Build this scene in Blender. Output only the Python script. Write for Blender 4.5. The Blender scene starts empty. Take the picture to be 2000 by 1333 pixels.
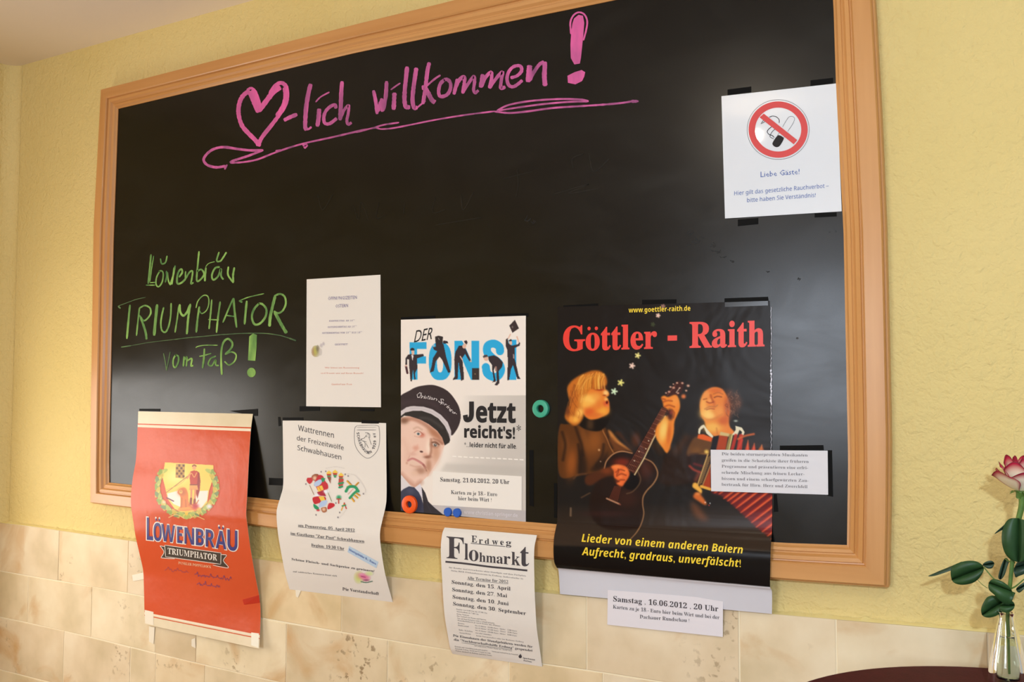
import bpy, bmesh, math, random
import numpy as np
random.seed(7); rng = np.random.default_rng(7)
SC = bpy.context.scene
COL = SC.collection

# ---------------------------------------------------------------- camera, light, exposure
S = 1.13
C = np.array([1.9703*S, -1.4318*S-0.03, .2982*S+1.25])
F = 1.7767
def _rot(rx, ry, rz):
    cz, sz = math.cos(rz), math.sin(rz); cx, sx = math.cos(rx), math.sin(rx); cy, sy = math.cos(ry), math.sin(ry)
    return (np.array([[cz,-sz,0],[sz,cz,0],[0,0,1]]) @ np.array([[1,0,0],[0,cx,-sx],[0,sx,cx]])
            @ np.array([[cy,0,sy],[0,1,0],[-sy,0,cy]]))
R = _rot(.0515, -.0012, .5103)
from mathutils import Matrix
cam = bpy.data.cameras.new('camera'); cam.lens = 36*F/2; cam.sensor_width = 36; cam.clip_start = .02
camo = bpy.data.objects.new('camera', cam); COL.objects.link(camo)
M3 = np.stack([R @ np.array([1,0,0.]), R @ np.array([0,0,1.]), R @ np.array([0,-1.,0])], 1)
mw = Matrix.Identity(4)
for i in range(3):
    for j in range(3): mw[i][j] = M3[i, j]
    mw[i][3] = C[i]
camo.matrix_world = mw
SC.camera = camo
SC.view_settings.view_transform = 'Standard'; SC.view_settings.look = 'None'
SC.view_settings.gamma = 1; SC.view_settings.use_curve_mapping = False
SC.view_settings.exposure = 0.19

world = bpy.data.worlds.new('world'); SC.world = world; world.use_nodes = True
bg = world.node_tree.nodes['Background']; bg.inputs[0].default_value = (.82, .92, 1.0, 1); bg.inputs[1].default_value = .42

def light(name, kind, loc, energy, color, size=.1, size_y=None, target=None):
    l = bpy.data.lights.new(name, kind); l.energy = energy; l.color = color
    if kind == 'AREA':
        l.size = size
        if size_y: l.shape = 'RECTANGLE'; l.size_y = size_y
    else: l.shadow_soft_size = size
    o = bpy.data.objects.new(name, l); COL.objects.link(o); o.location = loc
    if target is not None:
        from mathutils import Vector
        o.rotation_euler = (Vector(target)-Vector(loc)).to_track_quat('-Z', 'Y').to_euler()
    return o
light('flash', 'POINT', (2.43, -1.68, 1.83), 42, (.64, .83, 1), .026)
light('window_daylight', 'AREA', (-.50, -.73, 1.30), 10, (1, .95, .88), .74, .64, target=(.5, -.73, 1.30))
light('ceiling_lamp', 'POINT', (1.45, -1.5, 2.46), 4.5, (1, .90, .74), .015)
light('rear_window_daylight', 'AREA', (1.15, -4.12, 1.78), 35, (.80, .88, 1), .85, .95, target=(1.15, 0, 1.78))

# ---------------------------------------------------------------- pixel <-> place
def rays(p):
    p = np.atleast_2d(np.asarray(p, float))
    d = np.stack([(p[:,0]-1000)/1000, np.full(len(p), F), -(p[:,1]-666.5)/1000], 1)
    return d @ R.T
def at(p, dep):
    """points of the plane y = -dep seen at photograph pixels p"""
    d = rays(p); t = (-dep - C[1])/d[:,1]
    return C + t[:,None]*d
def pix(P):
    q = (np.atleast_2d(P) - C) @ R
    return np.stack([1000+1000*F*q[:,0]/q[:,1], 666.5-1000*F*q[:,2]/q[:,1]], 1)
def catmull(pts, n=8):
    P = np.asarray(pts, float)
    if len(P) < 3:
        t = np.linspace(0, 1, n+1)[:,None]; return P[0]*(1-t)+P[-1]*t
    Q = np.vstack([2*P[0]-P[1], P, 2*P[-1]-P[-2]]); out = []
    for i in range(1, len(Q)-2):
        t = np.linspace(0, 1, n, endpoint=False)[:,None]
        a, b, c, d = Q[i-1], Q[i], Q[i+1], Q[i+2]
        out.append(.5*(2*b+(c-a)*t+(2*a-5*b+4*c-d)*t**2+(3*b-a-3*c+d)*t**3))
    out.append(P[-1:]); return np.vstack(out)
def closed(pts, n=6):
    P = np.asarray(pts, float); k = len(P); out = []
    for i in range(k):
        t = np.linspace(0, 1, n, endpoint=False)[:,None]
        a, b, c, d = P[i-1], P[i], P[(i+1)%k], P[(i+2)%k]
        out.append(.5*(2*b+(c-a)*t+(2*a-5*b+4*c-d)*t**2+(3*b-a-3*c+d)*t**3))
    return np.vstack(out)

class Flat:
    def __init__(s, dep): s.dep = dep
    def proj(s, p, eps=0.): return at(p, s.dep+eps)

class Sheet:
    """a hanging sheet: left and right edges as photograph pixels; both edges hang at a fixed X, which gives the curl"""
    def __init__(s, L, Rr, dl=(.013,.013), dr=(.013,.013), flat=False, mind=.0128, smooth=True):
        def edge(E, d):
            dep3 = len(E[0]) == 3
            E = np.asarray(E, float); dx = E[:,2].copy() if dep3 else None; E = E[:,:2]
            a = at(E[0], d[0])[0]; b = at(E[-1], d[1])[0]; f = (E[:,1]-E[0,1])/(E[-1,1]-E[0,1])
            if dep3: dd = dx
            elif flat or len(E) == 2:
                dd = d[0]+(d[1]-d[0])*f
            else:
                X = a[0]+(b[0]-a[0])*f; r = rays(E); t = (X-C[0])/r[:,0]; dd = np.maximum(-(C+t[:,None]*r)[:,1], mind)
                dd[0] = d[0]; dd[-1] = d[1]
            P = np.vstack([at(E[i], dd[i]) for i in range(len(E))])
            v = (a[2]-P[:,2])/(a[2]-b[2])
            if smooth and len(E) > 2: P = catmull(P, 10); 
            v = (P[0,2]-P[:,2])/(P[0,2]-P[-1,2])
            o = np.argsort(v); return v[o], P[o]
        s.vl, s.PL = edge(L, dl); s.vr, s.PR = edge(Rr, dr)
    def P(s, u, v, eps=0.):
        L = np.stack([np.interp(v, s.vl, s.PL[:,k]) for k in range(3)], 1)
        Q = np.stack([np.interp(v, s.vr, s.PR[:,k]) for k in range(3)], 1)
        for A, vv, PP in ((L, s.vl, s.PL), (Q, s.vr, s.PR)):     # extend a little past the ends
            e = np.maximum(v-1, 0)[:,None]*(PP[-1]-PP[-4]) / max(vv[-1]-vv[-4], 1e-6) + np.minimum(v, 0)[:,None]*(PP[3]-PP[0])/max(vv[3]-vv[0], 1e-6) if len(PP) > 4 else (np.maximum(v-1,0)+np.minimum(v,0))[:,None]*(PP[-1]-PP[0])
            A += e
        W = L*(1-u[:,None])+Q*u[:,None]; W[:,1] -= eps
        return W
    def uv(s, p):
        p = np.atleast_2d(np.asarray(p, float)); n = len(p)
        a = pix(s.PL[:1])[0]; b = pix(s.PR[:1])[0]; c = pix(s.PL[-1:])[0]
        A = np.linalg.inv(np.stack([b-a, c-a], 1)); q = (p-a) @ A.T
        u, v = q[:,0].copy(), q[:,1].copy()
        for _ in range(9):
            h = 1e-3
            f = pix(s.P(u, v)); fu = (pix(s.P(u+h, v))-f)/h; fv = (pix(s.P(u, v+h))-pix(s.P(u, v-h)))/(2*h)
            det = fu[:,0]*fv[:,1]-fu[:,1]*fv[:,0]; r = p-f
            u += np.clip((r[:,0]*fv[:,1]-r[:,1]*fv[:,0])/det, -.2, .2); v += np.clip((fu[:,0]*r[:,1]-fu[:,1]*r[:,0])/det, -.15, .15)
            u = np.clip(u, -.3, 1.3); v = np.clip(v, -.3, 1.3)
        return u, v
    def proj(s, p, eps=0.):
        u, v = s.uv(p); return s.P(u, v, eps)

# ---------------------------------------------------------------- materials
def lin(c):
    c = np.asarray(c, float)/255.
    return np.where(c <= .04045, c/12.92, ((c+.055)/1.055)**2.4)
def rgba(c): return tuple(float(x) for x in lin(c)) + (1,)
MATS = {}
def mat(name, color=(200,200,200), rough=.6, noise=None, nscale=20, bump=0, bscale=60, stretch=None, spec=.5, attr=None, coat=0, metal=0, trans=0, ior=1.45, detail=4, coat_rough=.1, bdist=.002):
    if name in MATS: return MATS[name]
    m = bpy.data.materials.new(name); m.use_nodes = True; nt = m.node_tree; b = nt.nodes['Principled BSDF']
    b.inputs['Roughness'].default_value = rough; b.inputs['Specular IOR Level'].default_value = spec
    b.inputs['Coat Weight'].default_value = coat; b.inputs['Coat Roughness'].default_value = coat_rough
    b.inputs['Metallic'].default_value = metal; b.inputs['Transmission Weight'].default_value = trans; b.inputs['IOR'].default_value = ior
    b.inputs['Base Color'].default_value = rgba(color)
    tc = nt.nodes.new('ShaderNodeTexCoord'); mp = nt.nodes.new('ShaderNodeMapping'); nt.links.new(tc.outputs['Object'], mp.inputs[0])
    if stretch: mp.inputs['Scale'].default_value = stretch
    if attr:
        a = nt.nodes.new('ShaderNodeAttribute'); a.attribute_name = attr; nt.links.new(a.outputs['Color'], b.inputs['Base Color'])
    elif noise:
        n = nt.nodes.new('ShaderNodeTexNoise'); n.inputs['Scale'].default_value = nscale; n.inputs['Detail'].default_value = detail
        nt.links.new(mp.outputs[0], n.inputs[0])
        r = nt.nodes.new('ShaderNodeValToRGB'); r.color_ramp.elements[0].position = .3; r.color_ramp.elements[1].position = .7
        r.color_ramp.elements[0].color = rgba(color); r.color_ramp.elements[1].color = rgba(noise)
        nt.links.new(n.outputs[0], r.inputs[0]); nt.links.new(r.outputs[0], b.inputs['Base Color'])
    if bump:
        n = nt.nodes.new('ShaderNodeTexNoise'); n.inputs['Scale'].default_value = bscale; n.inputs['Detail'].default_value = 5
        nt.links.new(tc.outputs['Object'], n.inputs[0])
        bp = nt.nodes.new('ShaderNodeBump'); bp.inputs['Strength'].default_value = bump; bp.inputs['Distance'].default_value = bdist
        nt.links.new(n.outputs[0], bp.inputs['Height']); nt.links.new(bp.outputs[0], b.inputs['Normal'])
    MATS[name] = m; return m
def nodes(m): return m.node_tree, m.node_tree.nodes['Principled BSDF']

# ---------------------------------------------------------------- objects
def wloc(o):
    v = np.zeros(3)
    while o is not None: v = v+np.array(o.location); o = o.parent
    return v
def mesh(name, V, Fc, m, parent=None, smooth=False, org=None, colors=None):
    V = np.asarray(V, float)
    if org is None: org = (wloc(parent) if parent is not None else (V.min(0)+V.max(0))/2)
    me = bpy.data.meshes.new(name)
    if isinstance(Fc, np.ndarray):
        me.vertices.add(len(V)); me.vertices.foreach_set('co', (V-org).astype(np.float32).ravel())
        k = Fc.shape[1]; me.loops.add(Fc.size); me.loops.foreach_set('vertex_index', Fc.astype(np.int32).ravel())
        me.polygons.add(len(Fc)); me.polygons.foreach_set('loop_start', np.arange(len(Fc), dtype=np.int32)*k)
        me.polygons.foreach_set('loop_total', np.full(len(Fc), k, np.int32)); me.update(calc_edges=True)
    else:
        me.from_pydata([tuple(v) for v in V-org], [], [tuple(f) for f in Fc]); me.update()
    me.polygons.foreach_set('use_smooth', [bool(smooth)]*len(me.polygons))
    if colors is not None:
        a = me.color_attributes.new('print', 'FLOAT_COLOR', 'POINT')
        a.data.foreach_set('color', np.hstack([colors, np.ones((len(colors),1))]).astype(np.float32).ravel())
    me.materials.append(m)
    o = bpy.data.objects.new(name, me); COL.objects.link(o)
    if parent is not None:
        o.parent = parent; o.location = tuple(np.asarray(org)-wloc(parent))
    else: o.location = tuple(org)
    return o
def tag(o, label=None, cat=None, group=None, kind=None):
    for k, v in (('label',label),('category',cat),('group',group),('kind',kind)):
        if v: o[k] = v
    return o
def empty(name, loc, label, cat, group=None):
    o = bpy.data.objects.new(name, None); COL.objects.link(o); o.location = tuple(float(x) for x in loc); o.empty_display_size = .05
    return tag(o, label, cat, group)
def solid(o, t=.0003, off=-1):
    s = o.modifiers.new('thickness', 'SOLIDIFY'); s.thickness = t; s.offset = off; return o
def box(lo, hi):
    x0,y0,z0 = lo; x1,y1,z1 = hi
    V = [(x0,y0,z0),(x1,y0,z0),(x1,y1,z0),(x0,y1,z0),(x0,y0,z1),(x1,y0,z1),(x1,y1,z1),(x0,y1,z1)]
    return V, [(0,3,2,1),(4,5,6,7),(0,1,5,4),(1,2,6,5),(2,3,7,6),(3,0,4,7)]
def gridfaces(nu, nv):
    i, j = np.meshgrid(np.arange(nu-1), np.arange(nv-1)); a = (j*nu+i).ravel()
    return np.stack([a, a+nu, a+nu+1, a+1], 1)      # faces look at the room
def sheet_mesh(name, sh, m, parent, nu=10, nv=50, eps=0.):
    u, v = np.meshgrid(np.linspace(0,1,nu), np.linspace(0,1,nv))
    return mesh(name, sh.P(u.ravel(), v.ravel(), eps), gridfaces(nu, nv), m, parent, smooth=False)

class Batch:
    """collects flat print lying on a surface; one mesh at the end"""
    def __init__(s): s.V = []; s.F = []; s.n = 0; s.lines = []; s.small = False
    def add(s, V, Fc): s.V.append(np.asarray(V)); s.F += [tuple(int(i)+s.n for i in f) for f in Fc]; s.n += len(V)
    def build(s, name, m, parent, label=None):
        for k, (V, Fc) in enumerate(s.lines):
            if not s.small or s.F: tag(mesh(name, V, Fc, m, parent), label)
        if s.small and not s.F:
            for V, Fc in s.lines: s.add(V, Fc)
            s.lines = []; return tag(mesh(name, np.vstack(s.V), s.F, m, parent), label, kind='stuff')
        if not s.F: return None
        if s.lines: name = 'underline'
        o = mesh(name, np.vstack(s.V), s.F, m, parent); return tag(o, label)
_e = [0]
def ribbon(b, surf, pts, w=None, T=(0,0,1), eps=.0004, n=7, jit=.06, taper=True):
    """brush stroke through pts = (x, y[, width]) in crop coordinates T=(ox, oy, scale)"""
    P = np.array([(p[0], p[1], p[2] if len(p) > 2 else w) for p in pts], float)
    P = catmull(P, n); xy = P[:,:2]/T[2]+np.array(T[:2]); wd = P[:,2]/T[2]*(1+jit*rng.standard_normal(len(P)))
    wd = np.maximum(wd, .5)
    d = np.gradient(xy, axis=0); d /= np.maximum(np.linalg.norm(d, axis=1, keepdims=True), 1e-6)
    nn = np.stack([-d[:,1], d[:,0]], 1)
    if taper: wd[0] *= .6; wd[-1] *= .6
    _e[0] = (_e[0]+1) % 12
    L = surf.proj(xy+nn*wd[:,None]/2, eps+_e[0]*.00002); Q = surf.proj(xy-nn*wd[:,None]/2, eps+_e[0]*.00002)
    k = len(xy); b.add(np.vstack([L, Q]), [(i, k+i, k+i+1, i+1) for i in range(k-1)])
def polyon(b, surf, pts, T=(0,0,1), eps=.0004):
    xy = np.asarray(pts, float)/T[2]+np.array(T[:2])
    from mathutils.geometry import tessellate_polygon
    from mathutils import Vector
    tr = tessellate_polygon([[Vector((p[0],p[1],0)) for p in xy]])
    if isinstance(surf, Sheet): xy, tr = subdiv(xy, tr, 7.)
    _e[0] = (_e[0]+1) % 12
    b.add(surf.proj(xy, eps+_e[0]*.00002), tr)
def ell(cx, cy, rx, ry=None, ang=0, n=28):
    ry = ry or rx; t = np.linspace(0, 2*math.pi, n, endpoint=False); a = math.radians(ang)
    x, y = rx*np.cos(t), ry*np.sin(t)
    return np.stack([cx+x*math.cos(a)-y*math.sin(a), cy+x*math.sin(a)+y*math.cos(a)], 1)

# ---------------------------------------------------------------- lettering from Blender's own font
BASE = {'serifbx':(0x1D400,0x1D7CE), 'sansbx':(0x1D5D4,0x1D7EC), 'serifb':(0x1D400,0x1D7CE), 'serif':(0x1D400,0x1D7CE), 'sansb':(0x1D5D4,0x1D7EC), 'sansbi':(0x1D63C,0x1D7EC), 'serifi':(0x1D434,0x1D7CE), 'mono':(0x1D670,0x1D7F6), 'sansr':(0x1D5A0,0x1D7E2), 'script':(0x1D4D0,0x1D7CE)}
UML = {'ä':'a','ö':'o','ü':'u','Ä':'A','Ö':'O','Ü':'U'}
def conv(style, ch):
    if style not in BASE: return ch
    a, d = BASE[style]
    if 'A' <= ch <= 'Z': return chr(a+ord(ch)-65)
    if 'a' <= ch <= 'z':
        if style == 'serifi' and ch == 'h': return '\u210E'
        return chr(a+26+ord(ch)-97)
    if '0' <= ch <= '9': return chr(d+ord(ch)-48)
    return ch
def subdiv(P, FF, lim):
    P = [tuple(p) for p in P]; T_ = []
    for f in FF:
        for i in range(1, len(f)-1): T_.append((f[0], f[i], f[i+1]))
    mid = {}
    def md(a, b):
        k = (min(a,b), max(a,b))
        if k not in mid: mid[k] = len(P); P.append(((P[a][0]+P[b][0])/2, (P[a][1]+P[b][1])/2))
        return mid[k]
    for _ in range(6):
        out = []; ch = False
        for a, b, c in T_:
            e = [(a,b),(b,c),(c,a)]; L = [abs(P[i][1]-P[j][1]) for i, j in e]; k = int(np.argmax(L))
            if L[k] > lim:
                i, j = e[k]; o = (a,b,c)[(k+2)%3]; m_ = md(i, j); out += [(i,m_,o),(m_,j,o)]; ch = True
            else: out.append((a,b,c))
        T_ = out
        if not ch: break
    return np.array(P), T_
JOBS = []
def text(b, surf, s, style, p0, p1, h, T=(0,0,1), eps=.0004, up=None, slant=0, res=1, nouml=False, arc=0):
    p0 = np.array(p0, float)/T[2]+np.array(T[:2]); p1 = np.array(p1, float)/T[2]+np.array(T[:2]); h = h/T[2]
    JOBS.append((b, surf, s, style, p0, p1, h, eps, up, slant, res if h < 14 else 3, arc))
FINAL = []
def finish_text():
    need = set()
    for j in JOBS:
        for ch in j[2]:
            c = UML.get(ch, ch); need.add((j[3], c, j[10]))
    need.add(('sans', 'H', 1))
    groups = {}
    for k in need: groups.setdefault((k[0], k[2]), []).append(k[1])
    def mk(s, style, res):
        cu = bpy.data.curves.new('t', 'FONT'); cu.body = s; cu.resolution_u = res; cu.fill_mode = 'BOTH'; cu.space_line = 3
        cu.offset = {'serif':-.009, 'serifbx':.012, 'sansbx':.022}.get(style, 0)
        o = bpy.data.objects.new('t', cu); COL.objects.link(o); return o
    tmp = {}
    for (st, res), chs in groups.items():
        chs.sort(); L = ['H']+[conv(st, c) for c in chs]+['H']
        tmp[(st,res)] = (mk('\n'.join(L), st, res), mk('\n'.join('H'+c+'H' for c in ['']+L[1:-1]+['']), 'sans', 1))
    bpy.context.view_layer.update()
    def grab(o, n):
        me = o.to_mesh(); V = np.zeros(len(me.vertices)*3); me.vertices.foreach_get('co', V); V = V.reshape(-1,3)[:,:2].copy()
        Fc = [tuple(p.vertices) for p in me.polygons]; o.to_mesh_clear()
        top = V[:,1].max(); Dl = None; y = V[:,1]
        low = y[y > y.min()+0].min(); Dl = (0-low)/(n-1) if False else 3.0*o.data.size
        row = np.clip(np.round(-(y-.35)/Dl).astype(int), 0, n-1); fr = {}
        V[:,1] += row*Dl
        out = []
        fl = [[] for _ in range(n)]
        for f in Fc: fl[row[f[0]]].append(f)
        for k in range(n):
            idx = np.nonzero(row == k)[0]; mp = {int(a): i for i, a in enumerate(idx)}
            out.append((V[idx], [tuple(mp[i] for i in f) for f in fl[k]]))
        return out
    G = {}
    for (st, res), (a, w) in tmp.items():
        chs = groups[(st, res)]; n = len(chs)+2; ga = grab(a, n); gw = grab(w, n); w0 = gw[0][0][:,0].max()
        for k, c in enumerate(chs):
            V, Fc = ga[k+1] if c != ' ' else (np.zeros((0,2)), []); G[(st, c, res)] = (V, Fc, gw[k+1][0][:,0].max()-w0)
    for p in tmp.values():
        for o in p: cu = o.data; bpy.data.objects.remove(o); bpy.data.curves.remove(cu)
    capH = G[('sans','H',1)][0][:,1].max()
    for (b, surf, s, style, p0, p1, h, eps, up, slant, res, arc) in JOBS:
        x = 0; VV = []; FF = []; n = 0
        for ch in s:
            V, Fc, adv = G[(style, UML.get(ch, ch), res)]
            if len(V):
                VV.append(V+np.array([x, 0])); FF += [tuple(i+n for i in f) for f in Fc]; n += len(V)
                if ch in UML:
                    cx = x+V[:,0].mean()*.3+(V[:,0].min()+V[:,0].max())/2*.7; top = V[:,1].max(); r = .055 if style in ('serifb','serifbx','sansbx','sansb','sansbi') else .04
                    for sx in (-1, 1):
                        c8 = ell(cx+sx*.12, top+.12, r, n=8); VV.append(c8); FF.append(tuple(range(n, n+8))); n += 8
            x += adv
        V = np.vstack(VV); x0 = V[:,0].min(); x1 = V[:,0].max(); cap = capH*.98
        U = (V[:,0]-x0)/(x1-x0); Y = V[:,1]/cap
        upv = np.array(up if up is not None else (0,-1), float); d = p1-p0
        P = p0+U[:,None]*d+Y[:,None]*h*(upv+slant*d/np.linalg.norm(d))
        if arc: P[:,1] -= arc*4*U*(1-U)
        if h > 11 and isinstance(surf, Sheet): P, FF = subdiv(P, FF, 7.)
        if h < 6: b.small = True
        b.lines.append((surf.proj(P, eps), FF))
    for f in FINAL: f()

# ---------------------------------------------------------------- painter for printed photographs (fills per-vertex print colours)
def gblur(A, s):
    if s < .3: return A
    r = int(3*s)+1; k = np.exp(-.5*(np.arange(-r, r+1)/s)**2); k /= k.sum()
    A = np.pad(A, ((r,r),(r,r)), mode='edge')
    h, w = A.shape[0]-2*r, A.shape[1]-2*r; B = np.zeros((h, A.shape[1]))
    for i in range(2*r+1): B += k[i]*A[i:i+h]
    O = np.zeros((h, w))
    for i in range(2*r+1): O += k[i]*B[:,i:i+w]
    return O
class Canvas:
    def __init__(s, x0, y0, x1, y1, k=1.5, base=(255,255,255)):
        s.b = (x0,y0,x1,y1); s.k = k; s.w = int((x1-x0)*k)+1; s.h = int((y1-y0)*k)+1
        s.rgb = np.ones((s.h, s.w, 3))*np.array(base)/255.; s.a = np.zeros((s.h, s.w)); s.t = (0,0,1)
    def T(s, ox, oy, sc): s.t = (ox, oy, sc)
    def m(s, p): p = np.asarray(p, float); return ((p/s.t[2]+np.array(s.t[:2]))-np.array(s.b[:2]))*s.k
    def sub(s, lo, hi, pad):
        x0 = int(max(0, lo[0]-pad)); y0 = int(max(0, lo[1]-pad)); x1 = int(min(s.w, hi[0]+pad+1)); y1 = int(min(s.h, hi[1]+pad+1))
        if x1 <= x0 or y1 <= y0: return None
        X, Y = np.meshgrid(np.arange(x0,x1), np.arange(y0,y1)); return x0,y0,x1,y1,X,Y
    def put(s, r, M, col, al):
        x0,y0,x1,y1 = r[:4]; M = (M*al)[...,None]; col = np.asarray(col, float)/255.
        s.rgb[y0:y1,x0:x1] = s.rgb[y0:y1,x0:x1]*(1-M)+col*M; s.a[y0:y1,x0:x1] = np.maximum(s.a[y0:y1,x0:x1], M[...,0])
    def poly(s, pts, col, soft=.4, al=1., smooth=False):
        if smooth: pts = closed(pts)
        soft *= .55; P = s.m(pts); r = s.sub(P.min(0), P.max(0), 3*soft*s.k+3)
        if r is None: return
        X, Y = r[4], r[5]; ins = np.zeros(X.shape)
        for oy in (.25, .75):
            c = np.zeros(X.shape, bool)
            for i in range(len(P)):
                xa, ya = P[i-1]; xb, yb = P[i]
                if ya == yb: continue
                yy = Y+oy-.5; q = ((ya > yy) != (yb > yy)); c ^= q & (X < (xb-xa)*(yy-ya)/(yb-ya)+xa)
            ins += c*.5
        s.put(r, gblur(ins, soft*s.k), col, al)
    def line(s, pts, w, col, soft=.8, al=1., smooth=True):
        soft = max(.5, soft*.5)
        P = np.array([(p[0], p[1], p[2] if len(p) > 2 else w) for p in pts], float)
        if smooth and len(P) > 2: P = catmull(P, 5)
        q = s.m(P[:,:2]); ww = P[:,2]/s.t[2]*s.k/2; r = s.sub(q.min(0), q.max(0), ww.max()+soft*s.k+2)
        if r is None: return
        X, Y = r[4], r[5]; D = np.full(X.shape, -1e9)
        for i in range(len(q)-1):
            a, b = q[i], q[i+1]; d = b-a; L = max(d@d, 1e-9); t = np.clip(((X-a[0])*d[0]+(Y-a[1])*d[1])/L, 0, 1)
            D = np.maximum(D, (ww[i]+(ww[i+1]-ww[i])*t)-np.hypot(X-a[0]-t*d[0], Y-a[1]-t*d[1]))
        s.put(r, np.clip(.5+D/(soft*s.k), 0, 1), col, al)
    def blob(s, cx, cy, rx, ry, col, al=1., ang=0, p=1.):
        c = s.m((cx,cy)); rx = rx/s.t[2]*s.k; ry = ry/s.t[2]*s.k; R_ = max(rx,ry)*2.4; r = s.sub(c, c, R_)
        if r is None: return
        a = math.radians(ang); dx = r[4]-c[0]; dy = r[5]-c[1]
        u = (dx*math.cos(a)+dy*math.sin(a))/rx; v = (-dx*math.sin(a)+dy*math.cos(a))/ry
        s.put(r, np.exp(-((u*u+v*v)*.9)**(p*1.35)), col, al)
    def sample(s, px):
        q = (px-np.array(s.b[:2]))*s.k; x = np.clip(q[:,0], 0, s.w-1.001); y = np.clip(q[:,1], 0, s.h-1.001)
        i = x.astype(int); j = y.astype(int); fx = (x-i)[:,None]; fy = (y-j)[:,None]
        def L(A): A = A if A.ndim == 3 else A[...,None]; return (A[j,i]*(1-fx)+A[j,i+1]*fx)*(1-fy)+(A[j+1,i]*(1-fx)+A[j+1,i+1]*fx)*fy
        return L(s.rgb), L(s.a)[:,0]
def printed_sheet(name, sh, cv, parent, nu, nv, m, gain=1.0, eps=0.):
    u, v = np.meshgrid(np.linspace(0,1,nu), np.linspace(0,1,nv)); P = sh.P(u.ravel(), v.ravel(), eps)
    c, _ = cv.sample(pix(P)); return mesh(name, P, gridfaces(nu, nv), m, parent, smooth=True, colors=lin(c*255)*gain)
def printed_patch(name, surf, cv, parent, m, step=.9, thr=.35, eps=.0004, gain=1.0):
    x0,y0,x1,y1 = cv.b; nx = int((x1-x0)/step); ny = int((y1-y0)/step)
    X, Y = np.meshgrid(np.linspace(x0,x1,nx), np.linspace(y0,y1,ny)); px = np.stack([X.ravel(), Y.ravel()], 1)
    c, a = cv.sample(px); Fc = gridfaces(nx, ny); keep = a[Fc].max(1) > thr; Fc = Fc[keep]
    use = np.unique(Fc); idx = np.full(len(px), -1); idx[use] = np.arange(len(use))
    return mesh(name, surf.proj(px[use], eps), idx[Fc], m, parent, smooth=True, colors=lin(c[use]*255)*gain)

# ================================================================ STRUCTURE
XL = -.446; ZC = 2.567
def wall_mat():
    m = mat('yellow_plaster', (224,199,130), .85, noise=(230,206,142), nscale=2.2, spec=.25)
    nt, b = nodes(m); tc = nt.nodes.new('ShaderNodeTexCoord')
    n1 = nt.nodes.new('ShaderNodeTexNoise'); n1.inputs['Scale'].default_value = 62; n1.inputs['Detail'].default_value = 3; n1.inputs['Distortion'].default_value = .6
    n2 = nt.nodes.new('ShaderNodeTexNoise'); n2.inputs['Scale'].default_value = 210; n2.inputs['Detail'].default_value = 2
    ad = nt.nodes.new('ShaderNodeMath'); ad.operation = 'MULTIPLY_ADD'; ad.inputs[1].default_value = .35
    bp = nt.nodes.new('ShaderNodeBump'); bp.inputs['Strength'].default_value = .75; bp.inputs['Distance'].default_value = .006
    nt.links.new(tc.outputs['Object'], n1.inputs[0]); nt.links.new(tc.outputs['Object'], n2.inputs[0])
    nt.links.new(n2.outputs[0], ad.inputs[0]); nt.links.new(n1.outputs[0], ad.inputs[2]); nt.links.new(ad.outputs[0], bp.inputs['Height'])
    nt.links.new(bp.outputs[0], b.inputs['Normal']); return m
WALL = wall_mat()
V, Fc = box((XL-.15, 0, 0), (4.4, .15, ZC)); wall_back = tag(mesh('wall_back', V, Fc, WALL), kind='structure')
# left wall with a window opening and a rounded inner corner
V = []; Fc = []
def addbox(lo, hi):
    v, f = box(lo, hi); k = len(V); V.extend(v); Fc.extend([tuple(i+k for i in q) for q in f])
wy0, wy1, wz0, wz1 = -1.14, -.33, .95, 1.65
addbox((XL-.15, wy1, 0), (XL, 0, ZC)); addbox((XL-.15, -4.2, 0), (XL, wy0, ZC))
addbox((XL-.15, wy0, 0), (XL, wy1, wz0)); addbox((XL-.15, wy0, wz1), (XL, wy1, ZC))
r = .04; k = len(V); arc = [(XL+r-r*math.cos(a), -r+r*math.sin(a)) for a in np.linspace(0, math.pi/2, 9)]
for z in (0, ZC): V.extend([(x, y-.0005, z) for x, y in arc])
Fc.extend([(k+i, k+i+1, k+9+i+1, k+9+i) for i in range(8)])
wall_left = tag(mesh('wall_left', V, Fc, WALL), kind='structure')
V = []; Fc = []
rx0, rx1, rz0, rz1 = .66, 1.64, 1.24, 2.32
addbox((XL-.15, -4.35, 0), (rx0, -4.2, ZC)); addbox((rx1, -4.35, 0), (4.4, -4.2, ZC)); addbox((rx0, -4.35, 0), (rx1, -4.2, rz0)); addbox((rx0, -4.35, rz1), (rx1, -4.2, ZC))
tag(mesh('wall_rear', V, Fc, WALL), kind='structure')
PAINT = mat('white_paint', (235,232,225), .4)
wf = []; 
b_ = Batch()
for lo, hi in (((XL-.13,wy0,wz0),(XL-.08,wy0+.05,wz1)), ((XL-.13,wy1-.05,wz0),(XL-.08,wy1,wz1)), ((XL-.13,wy0+.05,wz0),(XL-.08,wy1-.05,wz0+.05)), ((XL-.13,wy0+.05,wz1-.05),(XL-.08,wy1-.05,wz1)), ((XL-.13,(wy0+wy1)/2-.025,wz0+.05),(XL-.08,(wy0+wy1)/2+.025,wz1-.05))):
    b_.add(*box(lo, hi))
window = b_.build('window_1', PAINT, None); tag(window, kind='structure')
V, Fc = box((XL-.108, wy0+.04, wz0+.04), (XL-.104, wy1-.04, wz1-.04))
mesh('pane', V, Fc, mat('window_glass', (250,250,250), .02, trans=1), window)
b_ = Batch()
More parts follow.
